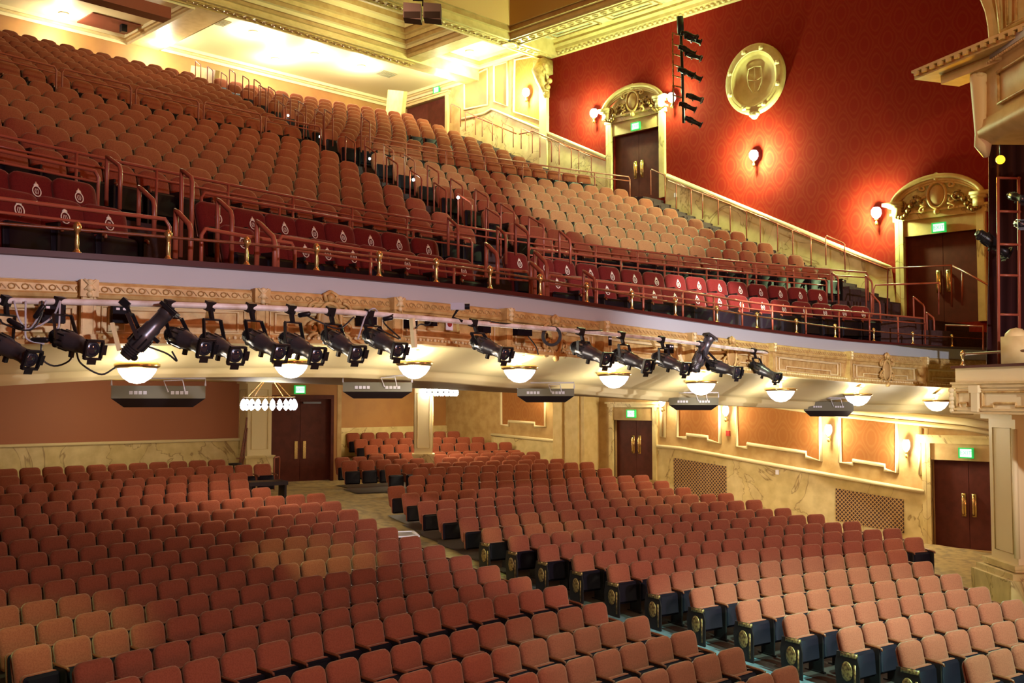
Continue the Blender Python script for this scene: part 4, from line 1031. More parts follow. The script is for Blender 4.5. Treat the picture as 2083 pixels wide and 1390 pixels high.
# hanging twin speaker
q = at(860,28,D=26.5); root = empty('hanging_speaker', q, -math.pi/4, label='black twin loudspeaker hanging below the ceiling', cat='speaker')
for s in (-1, 1):
    MB().prism([(s*.25-.22,-.2,-.17),(s*.25+.22,-.2,-.22),(s*.25+.22,-.2,.18),(s*.25-.22,-.2,.22)], (0,.4,0)).build('cabinet', 'steel', root)
    MB().box((s*.25,-.205,-.1), (.40,.02,.16)).build('grille_cloth', 'black', root)
MB().tube([(0,0,.2),(0,0,.35),(-.25,0,.36)], .03, 6).tube([(0,0,.3),(0,0,1.4)], .02, 6).build('hanger', 'black', root)

# ================================================================== LIGHTING PIPE AND SPOTLIGHTS
pipe_pts = [at(u, v, z=.77) for u, v in ((-80,610),(0,611.5),(350,620),(700,635),(1000,660),(1200,676),(1380,695),(1600,723))]
pp_ = smooth_path(pipe_pts, 60); pu = [project_u(p)[0] for p in pp_]
root = empty('lighting_pipe', pp_[30], label='white lighting pipe hung along the balcony front', cat='pipe'); o0 = Vector(root.location)
MB().tube([p-o0 for p in pp_], .026, 10).build('pipe_tube', 'pipe', root, True)
for u in (90,420,690,930,1120,1330,1530):
    i = min(range(len(pu)), key=lambda j: abs(pu[j]-u)); p = pp_[i]; r_, _ = rim_at(u, .02, .72); MB().bar(p-o0, r_-o0, .03).build('wall_bracket', 'gold', root)
def pipe_at(u):
    i = min(range(len(pu)), key=lambda j: abs(pu[j]-u)); return pp_[i].copy()
def spot_parts(root, L=.56, r=.085, hood=True, yoke=.26, dark='steel'):
    """axis along local -Y (lens end), yoke up"""
    Rm = Matrix.Rotation(math.pi/2, 4, 'X') @ Matrix.Diagonal((.80,.80,1,1))   # lathe z -> -y
    b = MB().lathe([(.03,-.20),(.06,-.205),(.075,-.17),(.08,-.10),(.095,-.09),(.10,.02),(.095,.05),(.088,.06),(.088,.12),(.075,.14),(.075,.24),(.082,.245),(.082,.30),(.078,.31)], Rm, 18)
    b.build('barrel', dark, root, True)
    f = MB()
    for k in range(10):
        a = 2*math.pi*k/10; f.box((.078*math.cos(a), .03, .078*math.sin(a)), (.012,.11,.012))
    for k in range(6): f.lathe([(.084,0),(.084,.006)], Rm @ Matrix.Translation((0,0,-.17+.02*k)), 14)
    f.build('cooling_fin', 'black', root)
    g = MB(); g.box((0,-.318,.072), (.15,.03,.016)); g.box((0,-.318,-.072), (.15,.03,.016)); g.box((.072,-.318,0), (.016,.03,.13)); g.box((-.072,-.318,0), (.016,.03,.13)); g.box((.098,-.318,0), (.04,.004,.08)); g.box((0,-.318,-.098), (.08,.004,.04)); g.build('gel_frame', 'black', root)
    MB().lathe([(.001,.318),(.04,.316),(.072,.305),(.072,.30),(.001,.30)], Rm, 16).build('lens', 'lens', root, True)
    MB().box((.0,-.06,-.088), (.03,.03,.06)).build('shutter_handle', 'black', root); MB().sphere((0,.16,-.06), .03, 5).build('power_knob', 'black', root)
def fixture(uc, u, v, Dadd, yaw, pit, label, sc=1.0, kindm='steel'):
    """clamp on the pipe at uc; body centred at pixel u,v; yaw in world (direction of the lens), pit downwards"""
    c = pipe_at(uc); dd = c.x*_rt+c.y*_rt+Dadd; body = at(u, v, D=dd)
    root = empty('stage_spotlight', body, label=label, cat='spotlight', group='stage spotlights on the balcony pipe')
    root.rotation_mode = 'XYZ'; root.rotation_euler = (math.radians(pit), 0, math.radians(yaw)); root.scale = (sc,)*3
    spot_parts(root, dark=kindm)
    Mi = (Matrix.Translation(body) @ root.rotation_euler.to_matrix().to_4x4() @ Matrix.Scale(sc, 4)).inverted()
    # yoke from the pipe clamp down to the body pivots
    cl = Mi @ (c+Vector((0,0,-.06))); top = Mi @ c
    b = MB(); L1 = Vector((.098,.02,0)); R1 = Vector((-.098,.02,0)); up = (cl-Vector((0,.02,0)))
    sh = up.normalized()*(up.length-.05) if up.length > .05 else up
    off = Vector((.080,0,0))
    b.bar(L1, sh+off, .012, .03); b.bar(R1, sh-off, .012, .03); b.bar(sh+off, sh-off, .03, .012); b.build('yoke', 'black', root)
    k = MB(); k.bar(sh, top, .03, .03); k.box(tuple(top), (.075,.06,.08)); k.build('pipe_clamp', 'black', root)
    return root
FX = [(20,8,703,-.05,15,22),(112,140,694,-.1,5,14),(250,290,688,.0,42,-48),(342,372,690,.0,0,16),(420,440,702,.0,-5,18),(500,528,695,0,-5,20),(574,602,701,0,-5,20),(665,686,695,0,-8,22),(756,770,692,0,-8,20),(966,988,704,0,-10,18),(1177,1192,715,0,-12,18),(1258,1276,729,0,-12,18),(1342,1355,735,0,-12,18),(1412,1424,728,0,60,-60),(1436,1462,747,-.05,-14,14),(1537,1548,752,0,-14,24)]
for i, (uc, u, v, da, yaw, pit) in enumerate(FX):
    lab = f"black ellipsoidal stage light on the balcony pipe, {nth(i+1)} from the left"
    if pit < 0: lab = f"stage light tilted steeply upwards, {'above the first glowing bowl' if i < 5 else 'near the right end of the pipe'}"
    o = fixture(uc, u, v, da, yaw+8, pit, lab, 1.0 if u < 1100 else 1.1)
# junction boxes behind the pipe, notice, white tubes, cables
for u, v, w, h, lab in ((106,637,.20,.17,'left of the first carved pilaster'),(244,639,.14,.16,'above the first glowing bowl'),(745,650,.20,.14,'behind the ninth stage light'),(835,657,.12,.12,'left of the paper notice'),(877,656,.10,.08,'beside the paper notice'),(985,665,.13,.14,'behind the tenth stage light'),(1062,672,.28,.13,'left of the coiled cable'),(1235,694,.09,.12,'right of the coiled cable'),(1360,710,.15,.13,'near the thirteenth stage light')):
    p, o = rim_at(u, .10); d = ray(u, v); q = d*((p.x*_rt+p.y*_rt)/(d.x*_rt+d.y*_rt)); ang = math.atan2(o.y, o.x)
    rt2 = empty('junction_box', q, ang, label=f"black junction box on the balcony front, {lab}", cat='junction box')
    MB().box((0,0,0), (.09,w,h)).build('box_body', 'pan', rt2); MB().box((.047,w*.2,h*.25), (.01,.03,.02)).box((.047,-w*.2,h*.25), (.01,.03,.02)).build('socket_label', 'paper_white', rt2)
p, o = rim_at(914, .06); d = ray(914, 661); q = d*((p.x*_rt+p.y*_rt)/(d.x*_rt+d.y*_rt)); rt2 = empty('paper_notice', q, math.atan2(o.y, o.x), label='white paper notice with a red disc on the balcony front', cat='notice')
MB().box((0,0,0), (.01,.10,.125)).build('sheet', 'paper_white', rt2); MB().lathe([(.001,0),(.035,0),(.035,.004),(.001,.004)], Matrix.Translation((.005,0,.01)) @ Matrix.Rotation(math.pi/2, 4, 'Y'), 16).build('printed_disc', 'red_ink', rt2)
for u0, v0, u1, v1, lab in ((228,657,243,714,'pale bent tube leaning behind the upturned stage light'),(838,648,843,708,'short pale tube below the junction boxes'),(1382,722,1392,748,'pale tube beside the thirteenth stage light')):
    dd = pipe_at(u0); dd = dd.x*_rt+dd.y*_rt+.05; tag(MB().bar(at(u0,v0,D=dd), at(u1,v1,D=dd), .055, .03).build('pale_tube', 'light_cream'), lab, 'tube')
p = pipe_at(1125); dd = p.x*_rt+p.y*_rt+.1; cq = at(1122,684,D=dd); b = MB()
for k in range(4): b.tube([cq+Vector((_rt,-_rt,0))*((.085+.008*k)*math.cos(t))+Vector((0,0,(.09+.007*k)*math.sin(t))) for t in np.linspace(0, 2*math.pi, 24)[:-1]], .007, 5, closed=True)
tag(b.build('coiled_cable', 'cable', smooth=True), 'coil of black cable hanging on the balcony front', 'cable')
CB_ = [((85,612,85,640,60,672,10,660,0,650),'cable','black cable looping at the far left of the pipe'),((28,612,40,652,62,668,95,612),'tape','grey cable slung under the pipe at the far left'),((52,612,52,660,55,690,90,700),'tape','grey cable hanging straight beside the first stage light'),
       ((122,612,110,640,85,660,52,672),'tape','grey cable over the second stage light'),((122,612,120,660,115,672),'tape','short grey cable onto the second stage light'),((84,700,85,730,110,745,140,735,150,715),'cable','long black cable looping below the second stage light'),((155,715,165,740,205,762,235,748),'cable','black cable sagging towards the first glowing bowl'),
       ((300,705,340,720,360,735,350,715),'cable','small black cable loop right of the upturned light'),((620,640,650,655,690,668,720,645),'cable','black cable behind the eighth stage light'),((728,690,745,640,760,628,770,636),'tape','grey cable at the ninth stage light'),((800,640,780,655,815,690,768,668),'cable','black cable between ninth light and the boxes'),
       ((845,668,855,660,870,662,877,656),'cable','short black cable between two junction boxes'),((1000,655,1060,662,1180,672,1225,672),'cable','black cable running along the pipe to the right'),((1535,712,1560,715,1578,735,1575,750),'cable','thin cable arc above the last stage light'),((1075,685,1090,705,1095,722),'cable','thin cable hanging below the coiled cable box')]
for pts, m, lab in CB_:
    P = []
    for k in range(0, len(pts), 2):
        c = pipe_at(max(pts[k], -40)); dd = c.x*_rt+c.y*_rt-.02; P.append(at(pts[k], pts[k+1], D=dd))
    tag(MB().tube(smooth_path(P, 16), .008, 5).build('cable', m, smooth=True), lab, 'cable')
for u0, v0, u1, v1, lab in ((15,650,48,668,'grey ribbed cable plug at the far left under the pipe'),(62,692,100,692,'black cable connector left of the second stage light'),(606,642,632,638,'black cable plug hanging right of the seventh stage light'),(778,650,800,646,'black cable plug right of the ninth stage light'),(70,648,90,620,'grey connector tilted under the pipe')):
    c = pipe_at(u0); dd = c.x*_rt+c.y*_rt-.03; a_, b2 = at(u0,v0,D=dd), at(u1,v1,D=dd)
    tag(MB().tube([a_, a_.lerp(b2,.1), a_.lerp(b2,.9), b2], [.012,.022,.022,.012], 8).build('cable_plug', 'black', smooth=True), lab, 'cable plug')
# small camera on the pipe
c = pipe_at(920); root = empty('pipe_camera', c+Vector((0,0,.10)), -math.pi/4, label='small grey camera clamped on top of the balcony pipe', cat='camera')
MB().box((0,-.0,.05), (.14,.09,.07)).build('housing', 'tape', root); MB().lathe([(.001,0),(.03,0),(.03,.05),(.001,.05)], Matrix.Translation((.07,0,.05)) @ Matrix.Rotation(math.pi/2, 4, 'Y'), 10).build('camera_lens', 'black', root); MB().tube([(0,0,.02),(-.05,0,-.06),(.05,0,-.10)], .015, 6).build('mount', 'black', root)

# ================================================================== GLOWING BOWLS
for i, (u, v, dia) in enumerate(((279,750,.36),(592,743,.34),(843,745,.36),(1057,753,.40),(1249,766,.42),(1426,781,.46),(1588,796,.50),(1745,806,.52),(1905,818,.54))):
    p, o = rim_at(u, -.45); d = ray(u, v); q = d*((p.x*_rt+p.y*_rt)/(d.x*_rt+d.y*_rt)); R = dia/2
    root = empty('bowl_light', q, label=f"glowing white glass bowl under the balcony front, {nth(i+1)} from the left", cat='ceiling light', group='bowl lights under the balcony front')
    MB().lathe([(.001,-R*.78),(R*.35,-R*.72),(R*.68,-R*.5),(R*.9,-R*.2),(R*.97,.0),(R*.93,.02)], None, 24).build('glass_bowl', 'glow', root, True)
    MB().lathe([(R*.98,.0),(R*1.12,.015),(R*1.14,.04),(R*1.0,.055),(R*.92,.03)], None, 24).build('rim_ring', 'brass', root, True)
    MB().lathe([(R*.1,.0),(R*.1,.16),(R*.35,.17),(R*.35,.19),(.001,.19)], None, 16).build('ceiling_canopy', 'light_cream', root, True)
    lamp('bowl_glow', 'POINT', q+Vector((0,0,-R-.10)), 16*(1+i*.12), (1,.90,.70), .12)
    lamp('bowl_uplight', 'POINT', q+Vector((R*.45,0,.075)), 9, (1,.92,.75), .05); lamp('bowl_uplight', 'POINT', q+Vector((-R*.45,0,.075)), 9, (1,.92,.75), .05)
# fill lamps without bodies, added to light the walls under the balcony
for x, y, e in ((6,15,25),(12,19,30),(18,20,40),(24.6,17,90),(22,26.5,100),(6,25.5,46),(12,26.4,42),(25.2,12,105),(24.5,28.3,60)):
    lamp('ceiling_light_or_fill', 'POINT', (x, y, -.25), e, (1,.86,.55), .25)

# ================================================================== SPEAKERS UNDER THE BALCONY
for i, (u0, u1, vt, vm, vb) in enumerate(((232,414,785,811,829),(698,838,778,797,811),(1052,1168,791,806,819),(1361,1461,809,824,835),(1637,1734,818,836,848))):
    uc = (u0+u1)/2; p, o = rim_at(uc, -1.7-.25*i*.4); d = ray(uc, vm); D = p.x*_rt+p.y*_rt
    q = at(uc, vm, D=D); w = (u1-u0)/F_PX*D; hh = (vm-vt)/F_PX*D; hb = (vb-vm)/F_PX*D
    root = empty('ceiling_speaker', q, -math.pi/4+math.atan2(uc-1041, F_PX)*-1, label=f"dark wedge loudspeaker under the balcony, {nth(i+1)} from the left", cat='speaker', group='wedge speakers under the balcony')
    sec = [(0,hh),(0,0),(.30,-hb),(.55,-hb*.9),(.55,hh)]
    b = MB(); tp_ = lambda z: w/2-(.11 if z < -.01 else 0)
    b.add([(-tp_(z),y,z) for y, z in sec]+[(tp_(z),y,z) for y, z in sec], [(0,1,6,5),(2,3,8,7),(3,4,9,8),(4,0,5,9),(4,3,2,1,0),(5,6,7,8,9)]); b.build('cabinet', 'speaker', root)
    MB().add([(-w/2,0,-.001),(w/2,0,-.001),(w/2-.12,.16,-hb-.0),(-w/2+.12,.16,-hb-.0),(-w/2,.2,-.001),(w/2,.2,-.001)], [(0,3,2,1),(0,4,3),(1,2,5),(4,5,2,3)]).build('speaker_grille', 'grille', root)
    c = MB()
    for s in (-1, 1):
        for k in range(4): c.box((s*w*.22+(k-1.5)*.045,-.006,hh*.45), (.034,.012,.034))
    cc = c.build('connector_plate', 'tape', root)
    MB().tube([(-w*.5,.05,hh),(-w*.5,.05,hh+.08),(w*.5,.05,hh+.08),(w*.5,.05,hh)], .012, 6).tube([(w*.1,-.02,hh*.5),(w*.05,-.03,hh+.05),(w*.25,-.03,hh+.06),(w*.28,-.02,hh*.5)], .008, 5).build('bracket', 'tape', root)
# ring chandeliers
for i, (u, v, dia, D, nb, lab) in enumerate(((547,822,1.15,24,22,'blazing ring chandelier left of the rear double door'),(893,797,1.10,33,20,'blazing ring chandelier partly behind the square column'))):
    q = at(u, v, D=D); root = empty('ring_chandelier', q, label=lab, cat='chandelier'); R = dia/2
    MB().tube([(R*math.cos(t), R*math.sin(t), -.02) for t in np.linspace(0, 2*math.pi, 33)[:-1]], .03, 6, closed=True).build('ring', 'iron', root, True)
    MB().tube([(R*math.cos(t), R*math.sin(t), .16) for t in np.linspace(0, 2*math.pi, 33)[:-1]], .015, 6, closed=True).build('upper_ring', 'castgold', root, True)
    for k in range(nb):
        t = 2*math.pi*k/nb; MB().lathe([(.015,0),(.055,.05),(.065,.12),(.04,.20),(.004,.25)], Matrix.Translation((R*math.cos(t),R*math.sin(t),-.14)), 8).build('candle_bulb', 'bulb', root, True)
    for k in range(4):
        t = 2*math.pi*k/4+.4; MB().tube([(R*math.cos(t),R*math.sin(t),.16),(.06*math.cos(t),.06*math.sin(t),.62)], .012, 5).build('chain', 'castgold', root)
    MB().tube([(0,0,.6),(0,0,1.2)], .02, 6).build('stem', 'castgold', root)
    lamp('chandelier_light', 'POINT', q+Vector((0,0,-.35)), 130 if i == 0 else 190, (1,.88,.62), .35)

# ================================================================== BOXES, ARCH, CURTAIN, SCAFFOLD AT THE RIGHT
fdir = Vector((.5,.87,0)).normalized()          # box front runs along this, towards the back of the house
A0 = at(1943, 748, z=.60)
def box_pt(s, out=0, z=0): # s metres towards the stage from the back corner
    n = Vector((-fdir.y, fdir.x, 0)); return A0-fdir*s+n*out+Vector((0,0,z-A0.z))
nrm = Vector((-fdir.y, fdir.x, 0))
root = struct(empty('wall_lower_box', A0), 'cream panelled front of the lower box at the right edge', 'box front'); o0 = Vector(root.location)
P = [box_pt(0,-3.5), box_pt(0,0), box_pt(5,0)]
P = [box_pt(0,0), box_pt(5,0)]
def boxface(b, s0, s1, z0, z1, t, out=0):
    a, c = box_pt(s0, out, 0), box_pt(s1, out, 0)
    vs = [a+Vector((0,0,z0)), c+Vector((0,0,z0)), c+Vector((0,0,z1)), a+Vector((0,0,z1))]; vs = [v-o0 for v in vs]
    b.prism(vs, -nrm*t)
b = MB(); boxface(b, 0, 5, -.30, .60, 3.2); b.build('box_body', 'light_cream', root)
b = MB()
for z0, z1, out in ((.20,.27,.05),(.27,.31,.09),(.14,.17,.03),(-.24,-.20,.05),(-.30,-.26,.08)): boxface(b, -.05, 5, z0, z1, .12, out)
b.build('box_moulding', 'cream', root)
for s in (.62, 2.15, 3.7):
    b = MB(); boxface(b, s-.09, s+.09, -.28, .24, .1, .08); boxface(b, s-.13, s+.13, .10, .24, .1, .10); b.build('box_pilaster', 'light_cream', root)
for s0, s1 in ((.06,.45),(.80,1.95),(2.35,3.5)):
    b = MB(); pts = [(s0,.11),(s1,.11),(s1,-.16),(s1-.25*(s1-s0),-.16),(s1-.25*(s1-s0),-.10),(s0+.25*(s1-s0),-.10),(s0+.25*(s1-s0),-.16),(s0,-.16)]
    b.tube([box_pt(s, .02, z)-o0 for s, z in pts], .025, 5, closed=True); b.build('box_panel', 'gold', root)
b = MB(); boxface(b, -.06, 5, .58, .63, 3.3, .06); b.build('cap_rail', 'cap', root)
b = MB(); 
for k in range(6): b.sphere(box_pt(-.06, .05, .15-.08*k)-o0, .06-.01*(k%2), 5)
b.build('corner_garland', 'light_cream', root, True)
r2 = empty('brass_rail', box_pt(.1,-.1,.63), label='brass posts and red rail on top of the lower box', cat='handrail'); q0 = Vector(r2.location)
MB().tube([box_pt(.1,-.1,.86)-q0, box_pt(5,-.1,.86)-q0], .025, 8).build('rail_tube', 'wood', r2, True)
for s in (.1, 2.0, 4.0): MB().lathe([(.06,0),(.06,.02),(.03,.05),(.022,.12),(.03,.18),(.05,.2),(.05,.26),(.02,.3)], Matrix.Translation(box_pt(s,-.1,.63)-q0), 12).build('turned_post', 'brass', r2, True)
q = at(2068,715,D=19.5); root2 = empty('covered_stack', (q.x,q.y,.63), label='cream cloth covered bundle standing in the lower box', cat='bundle')
MB().box((.15,-.1,.25), (.75,.6,.5)).sphere((0,0,.45), .22, 6).sphere((.35,-.2,.46), .2, 6).build('cloth_bundle', 'cream', root2, True)
# upper box
U0 = at(1992, 180, D=20.5)
root = struct(empty('wall_upper_box', U0), 'curved cream upper box with cornice at the upper right', 'box front'); o0 = Vector(root.location)
zb_, zt_ = at(1995,283,D=20.5).z, at(1995,122,D=20.5).z
cen = U0+Vector((2.9,-1.2,0)); R = 3.0
bowp = []
_a, _b = at(1995,180,D=20.5), at(2083,180,D=18.9); _a.z = _b.z = 0
for t in np.linspace(0, 1, 24):
    bowp.append(_a+(_b-_a)*(t*2.4)+Vector((-_rt,-_rt,0))*(.45*math.sin(math.pi*min(1, t*1.1))))
bows = [Vector((v.x, v.y, 0)) for v in side_of(bowp)]
bows = [(-v if v.dot(Vector((-1,0,0))) < 0 else v) for v in bows]
H = zt_-zb_
pf = [(-1.4,zt_+.02),(-.05,zt_+.02),(.05,zt_),(.08,zt_-.12),(.0,zt_-.14),(.0,zt_-.3),(-.03,zt_-.32),(-.03,zb_+.36),(.03,zb_+.33),(.05,zb_+.2),(.12,zb_+.12),(.10,zb_+.0),(-.1,zb_-.12),(-1.4,zb_-.12)]
MB().sweep([p-o0 for p in bowp], [(a, c) for a, c in pf], side=bows).build('box_body', 'cream', root, True)
bm_ = MB()
for k in range(60):
    t = (k+.5)/60*23; i0 = min(int(t), 22); p = bowp[i0].lerp(bowp[i0+1], t-i0); bm_.sphere(p-o0+bows[i0]*.10+Vector((0,0,zt_-.21)), .028, 4)
bm_.build('bead_moulding', 'light_cream', root, True)
MB().sweep([p-o0 for p in bowp], [(.085,zt_-.0),(.09,zt_-.16)], side=bows).build('pale_band', 'band', root)
MB().tube([p-o0+s_*.02+Vector((0,0,zt_-.46)) for p, s_ in zip(bowp[3:], bows[3:])], .03, 6).tube([p-o0+s_*.02+Vector((0,0,zb_+.48)) for p, s_ in zip(bowp[3:], bows[3:])], .03, 6).tube([bowp[3]-o0+Vector((0,0,zt_-.46)), bowp[3]-o0+Vector((0,0,zb_+.48))], .03, 6).build('box_panel', 'gold', root, True)
c0 = bowp[0]-o0
b = MB(); b.tube([c0+Vector((0,0,zt_+.05)), c0+Vector((0,0,zt_-.35)), c0+Vector((0,0,zb_+.1)), c0+Vector((.05,0,zb_-.1)), c0+Vector((.2,0,zb_-.32))], [.16,.20,.13,.17,.06], 10)
for k in range(5): b.sphere(c0+Vector((-.12,-.05,zt_-.08*k)), .09, 5)
b.build('corner_console', 'light_cream', root, True)
# canopy cornice above
k0 = at(1893,138,D=21.2); k1 = at(2083,58,D=18.95)
b = MB(); dv = (k1-k0); dv.z = 0; dv.normalize(); k1 = k0+dv*9
for dz, w, h in ((0,.9,.05),(-.10,.75,.10)): b.bar(k0+Vector((.4,.2,dz)), k1+Vector((.4,.2,dz)), w, h)
b.bar(k0+dv*.6+Vector((.6,.3,-.25)), k1+Vector((.6,.3,-.25)), .45, .18)
n = 40
nn_ = Vector((-dv.y, dv.x, 0)); nn_ = nn_ if nn_.dot(Vector((-1,-.7,0))) > 0 else -nn_
for k in range(n): q = k0.lerp(k1, (k+.6)/n)+Vector((.4,.2,-.065))+nn_*.415; b.box(tuple(q), (.10,.10,.075), rz=math.atan2(dv.y, dv.x))
struct(b.build('trim_23', 'cream'), 'dentilled cream cornice canopy above the upper box', 'cornice')
# arched panel above
b = MB(); ap = [at(u, v, D=21.0) for u, v in ((2020,78),(2018,50),(2012,20),(2000,-10),(1985,-40))]
b.tube(ap, .09, 6); 
b.prism([at(u, v, D=21.2) for u, v in ((2022,80),(2018,40),(2006,-10),(1990,-60),(2160,-60),(2160,30))], (.1,.1,0))
o = struct(b.build('wall_arch', 'cream'), 'cream arched plaster surround at the top right corner', 'arch')
MB().tube([at(u, v, D=21.0) for u, v in ((2034,65),(2032,20),(2026,-20),(2110,-30),(2100,30))], .045, 5, closed=True).tube([at(u, v, D=21.0) for u, v in ((2050,50),(2048,-10),(2068,-10),(2068,40))], .03, 5, closed=True).build('arch_moulding', 'gold', o, True)
# curtain
b = MB(); vs = []; nn = 40
for zi in range(9):
    z = .55+zi*(6.4-.55)/8
    for i in range(nn+1):
        t = i/nn; u = interp(z, [.5,3,6], [2005,2016,2022])+t*150; p = at(u, 695, D=21.8); p = p+Vector((_rt,_rt,0))*(.12*math.sin(t*38)); p.z = z; vs.append(p)
b.add(vs, [(j*(nn+1)+i, j*(nn+1)+i+1, (j+1)*(nn+1)+i+1, (j+1)*(nn+1)+i) for j in range(8) for i in range(nn)])
tag(b.build('stage_curtain', 'curtain', smooth=True), 'dark red velvet curtain hanging behind the lower box', 'curtain')
# scaffold ladder with lamps
root = empty('light_tower', at(2038,700,D=20.6), label='orange lit metal ladder tower in front of the dark curtain', cat='light tower'); o0 = Vector(root.location)
for u in (2032, 2074): MB().tube([at(u,742,D=20.6)-o0, at(u-2,360,D=20.6)-o0], .03, 6).build('upright', 'rail', root, True)
for v in (362,430,497,560,640): MB().tube([at(2031,v,D=20.6)-o0, at(2076,v+1,D=20.6)-o0], .025, 6).build('rung', 'rail', root, True)
def small_spot(p, yaw, pit, label, sc=1.0):
    r = empty('stage_spotlight', p, label=label, cat='spotlight'); r.rotation_euler = (math.radians(pit),0,math.radians(yaw)); r.scale = (sc,)*3; spot_parts(r, dark='black'); return r
small_spot(at(2064,400,D=20.3), -40, 20, 'black spotlight on the ladder tower, upper one'); small_spot(at(2072,455,D=20.3), -60, 10, 'black spotlight on the ladder tower, lower one')
small_spot(at(2012,490,D=21.0), 60, 30, 'black spotlight tube reaching out beside the upper doorway', 1.5)
q = at(2035,325,D=21.4); r = empty('amber_work_light', q, label='small amber lamp glowing below the upper box', cat='lamp'); MB().sphere((0,0,0), .09, 8).build('lit_globe', 'amber', r, True); MB().tube([(0,0,.05),(.02,.02,.55)], .015, 5).build('stem', 'black', r)
lamp('amber_light', 'POINT', q+Vector((.3,.9,-.1)), 120, (1,.45,.03), .12)
# hanging light ladder on the crimson wall
base = at(1392,145,D=31.0); root = empty('light_ladder', base, label='tall hanging ladder of small spotlights before the crimson wall', cat='light ladder'); o0 = Vector(root.location)
lp = lambda u, v, d=31.0: at(u, v, D=d)-o0
MB().tube([lp(1383,34), lp(1385,70)], .10, 8).tube([lp(1385,60), lp(1391,250)], .045, 8).build('suspension_pipe', 'black', root, True)
for u in (1368, 1386): MB().tube([lp(u,66), lp(u+2,215)], .022, 6).build('upright', 'castgold', root, True)
for v in (70,92,112,134,156,176,196): MB().tube([lp(1367,v-3), lp(1388,v+3)], .02, 6).build('rung', 'castgold', root, True)
for i, (u, v) in enumerate(((1398,70),(1405,78),(1393,100),(1406,112),(1392,145),(1406,152),(1408,197),(1394,215),(1406,245))):
    small_spot(at(u, v, D=30.7), 20+15*(i%3), 25, f"small black spotlight on the hanging ladder, {nth(i+1)} from the top", 1.0)
# stair landing by the near upper doorway
b = MB(); p0 = wp(1810,625,XW); 
b.box((25.2, 11.75, 1.05), (3.46,2.2,1.6)); tag(b.build('stair_landing', 'step'), 'dark carpeted landing before the near upper doorway', 'landing')
for k in range(3): pass
def pix_rail(pts, D, label, mids=((0,12),), drop=None):
    root = empty('landing_rail', at(*pts[0], D=D[0]), label=label, cat='handrail'); o0 = Vector(root.location)
    P = [at(u, v, D=d)-o0 for (u, v), d in zip(pts, D)]; MB().tube(P, .022, 8).build('top_tube', 'rail', root, True)
    return root, o0
for pts, D, lab in (([(1805,640),(1806,546),(1935,540),(1936,625)], (26.5,26.5,25.0,25.0), 'bronze landing rail right in front of the near upper doorway'),
                    ([(1776,640),(1777,590),(1781,580),(1910,576),(1909,640)], (25.4,25.4,25.4,24.4,24.4), 'red double rail on the landing near the box'),
                    ([(1937,541),(1960,552),(2010,580)], (25,24.3,22.7), 'dark sloping rail from the landing towards the box'),
                    ([(1922,705),(1924,662),(2000,664),(2000,712)], (24.6,24.6,23.4,23.4), 'low red rail at the right end of the balcony front'),
                    ([(1957,622),(1958,552)], (24.4,24.4), 'single red post on the landing')):
    pix_rail(pts, D, lab)

# ================================================================== THINGS IN THE ORCHESTRA
# stool and easel by the pier
q = at(478,945,D=30.5); fz = floor_at(q); root = empty('bar_stool', (q.x,q.y,fz), label='dark wooden bar stool standing by the back wall pier', cat='stool')
MB().lathe([(.001,.74),(.17,.74),(.19,.77),(.18,.80),(.001,.80)], None, 16).build('seat', 'iron', root, True)
for k in range(4):
    t = math.pi/4+k*math.pi/2; MB().tube([(.12*math.cos(t),.12*math.sin(t),.75),(.20*math.cos(t),.20*math.sin(t),0)], .018, 6).build('leg', 'iron', root, True)
MB().tube([(.17*math.cos(t),.17*math.sin(t),.3) for t in np.linspace(0, 2*math.pi, 13)[:-1]], .01, 5, closed=True).build('foot_ring', 'iron', root, True)
q = at(484,945,D=30.9); fz = floor_at(q); root = empty('folded_easel', (q.x,q.y,fz), label='folded wooden easel leaning beside the bar stool', cat='easel')
for s, l in ((-.09,1.9),(.0,2.1),(.07,1.8)): MB().bar((s,0,0), (s*.2+.22,-.1,l), .03, .04).build('leg', 'wood', root)
MB().bar((-.05,0,.9), (.25,-.08,.95), .04, .03).build('tray', 'wood', root)
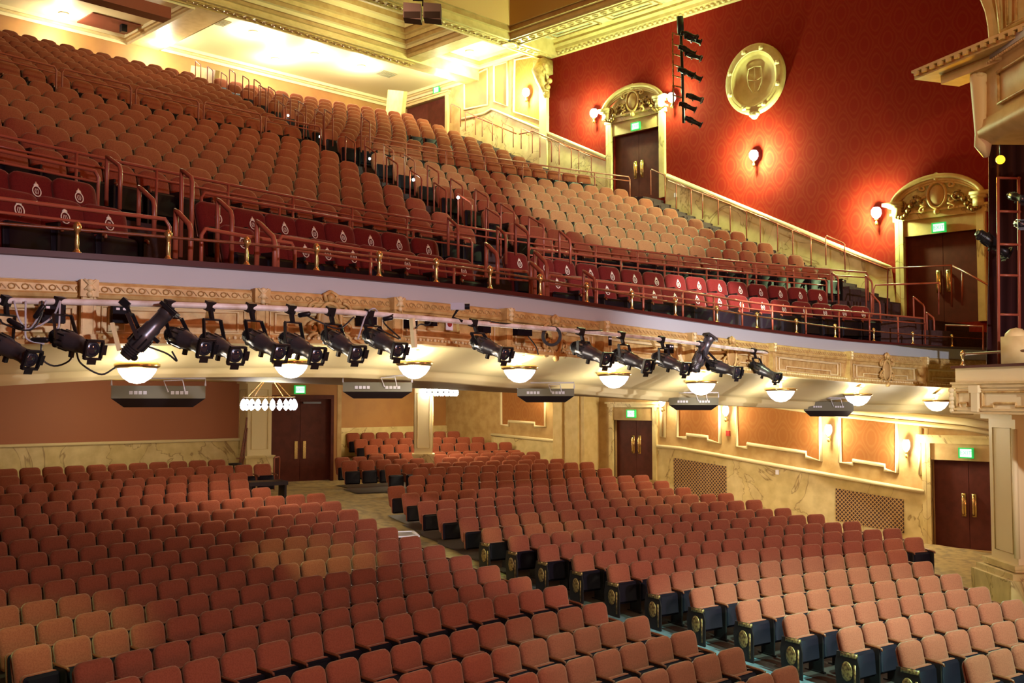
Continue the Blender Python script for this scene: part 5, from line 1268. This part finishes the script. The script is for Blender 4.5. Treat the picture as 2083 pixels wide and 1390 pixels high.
# wheelchair platform ramp and front kerb
q = at(778,1022,D=24.3); fz = floor_at(q)
root = empty('access_platform', (q.x,q.y,fz), -.55, label='low platform with pale metal edge at the aisle end of the right block', cat='platform')
MB().box((.15,.2,.10), (1.3,.9,.20)).build('platform_body', 'black', root); MB().box((.15,.2,.215), (1.22,.82,.02)).build('metal_top', 'conc', root)
b = MB()
for sx in (-.5,.8): b.box((sx,.2,.23), (.06,.9,.03))
for sy in (-.25,.65): b.box((.15,sy,.23), (1.3,.06,.03))
b.build('edge_strip', 'paper_white', root)
q = at(540,985,D=27.0); fz = floor_at(q); root = empty('row_end_block', (q.x,q.y,fz), -.25, label='black block for folded seat undersides at the end of the left back rows', cat='seat undersides')  # block put where folded seat undersides show at the row end
MB().box((0,0,.72), (1.0,.6,.10)).build('block_top', 'black', root)
for sx in (-.45,.45):
    MB().box((sx,0,.34), (.05,.5,.68)).build('leg', 'black', root)
q = at(522,1003,D=25.8); fz = floor_at(q); root = empty('row_end_panel', (q.x,q.y,fz), -.25, label='low black panel for folded seat undersides beside the larger block', cat='seat panel'); MB().box((0,0,.45), (.8,.3,.08)).box((.3,0,.2), (.05,.3,.4)).box((-.3,0,.2), (.05,.3,.4)).build('panel_frame', 'black', root)  # lower panel, also put in for folded seat undersides
# bronze hoop rail by the pier and aisle step lights in the balcony
q = at(558,945,D=30.8); fz = floor_at(q); hoop(Vector((q.x,q.y,fz)), Vector((.8,.5,0)).normalized(), h=.95, run=.35, rise=0, label='bronze hoop rail beside the pier at the rear double door')
for i, (u, v, D) in enumerate(((530,203,33),(586,235,31),(651,278,28.7),(752,323,26),(841,366,23.5),(932,402,21.5))):
    q = at(u, v, D=D); r = empty('step_light', q, label=f"tiny glowing step light in the main balcony aisle, {nth(i+1)} from the top", cat='step light', group='step lights of the main balcony aisle')
    MB().sphere((0,0,0), .032, 6).build('lit_globe', 'bulb', r, True); lamp('step_glow', 'POINT', q+Vector((-.1,-.15,.0)), 2.5, (1,.8,.5), .03)
# loose black draped box behind: front row seats at the door aisle
root = None
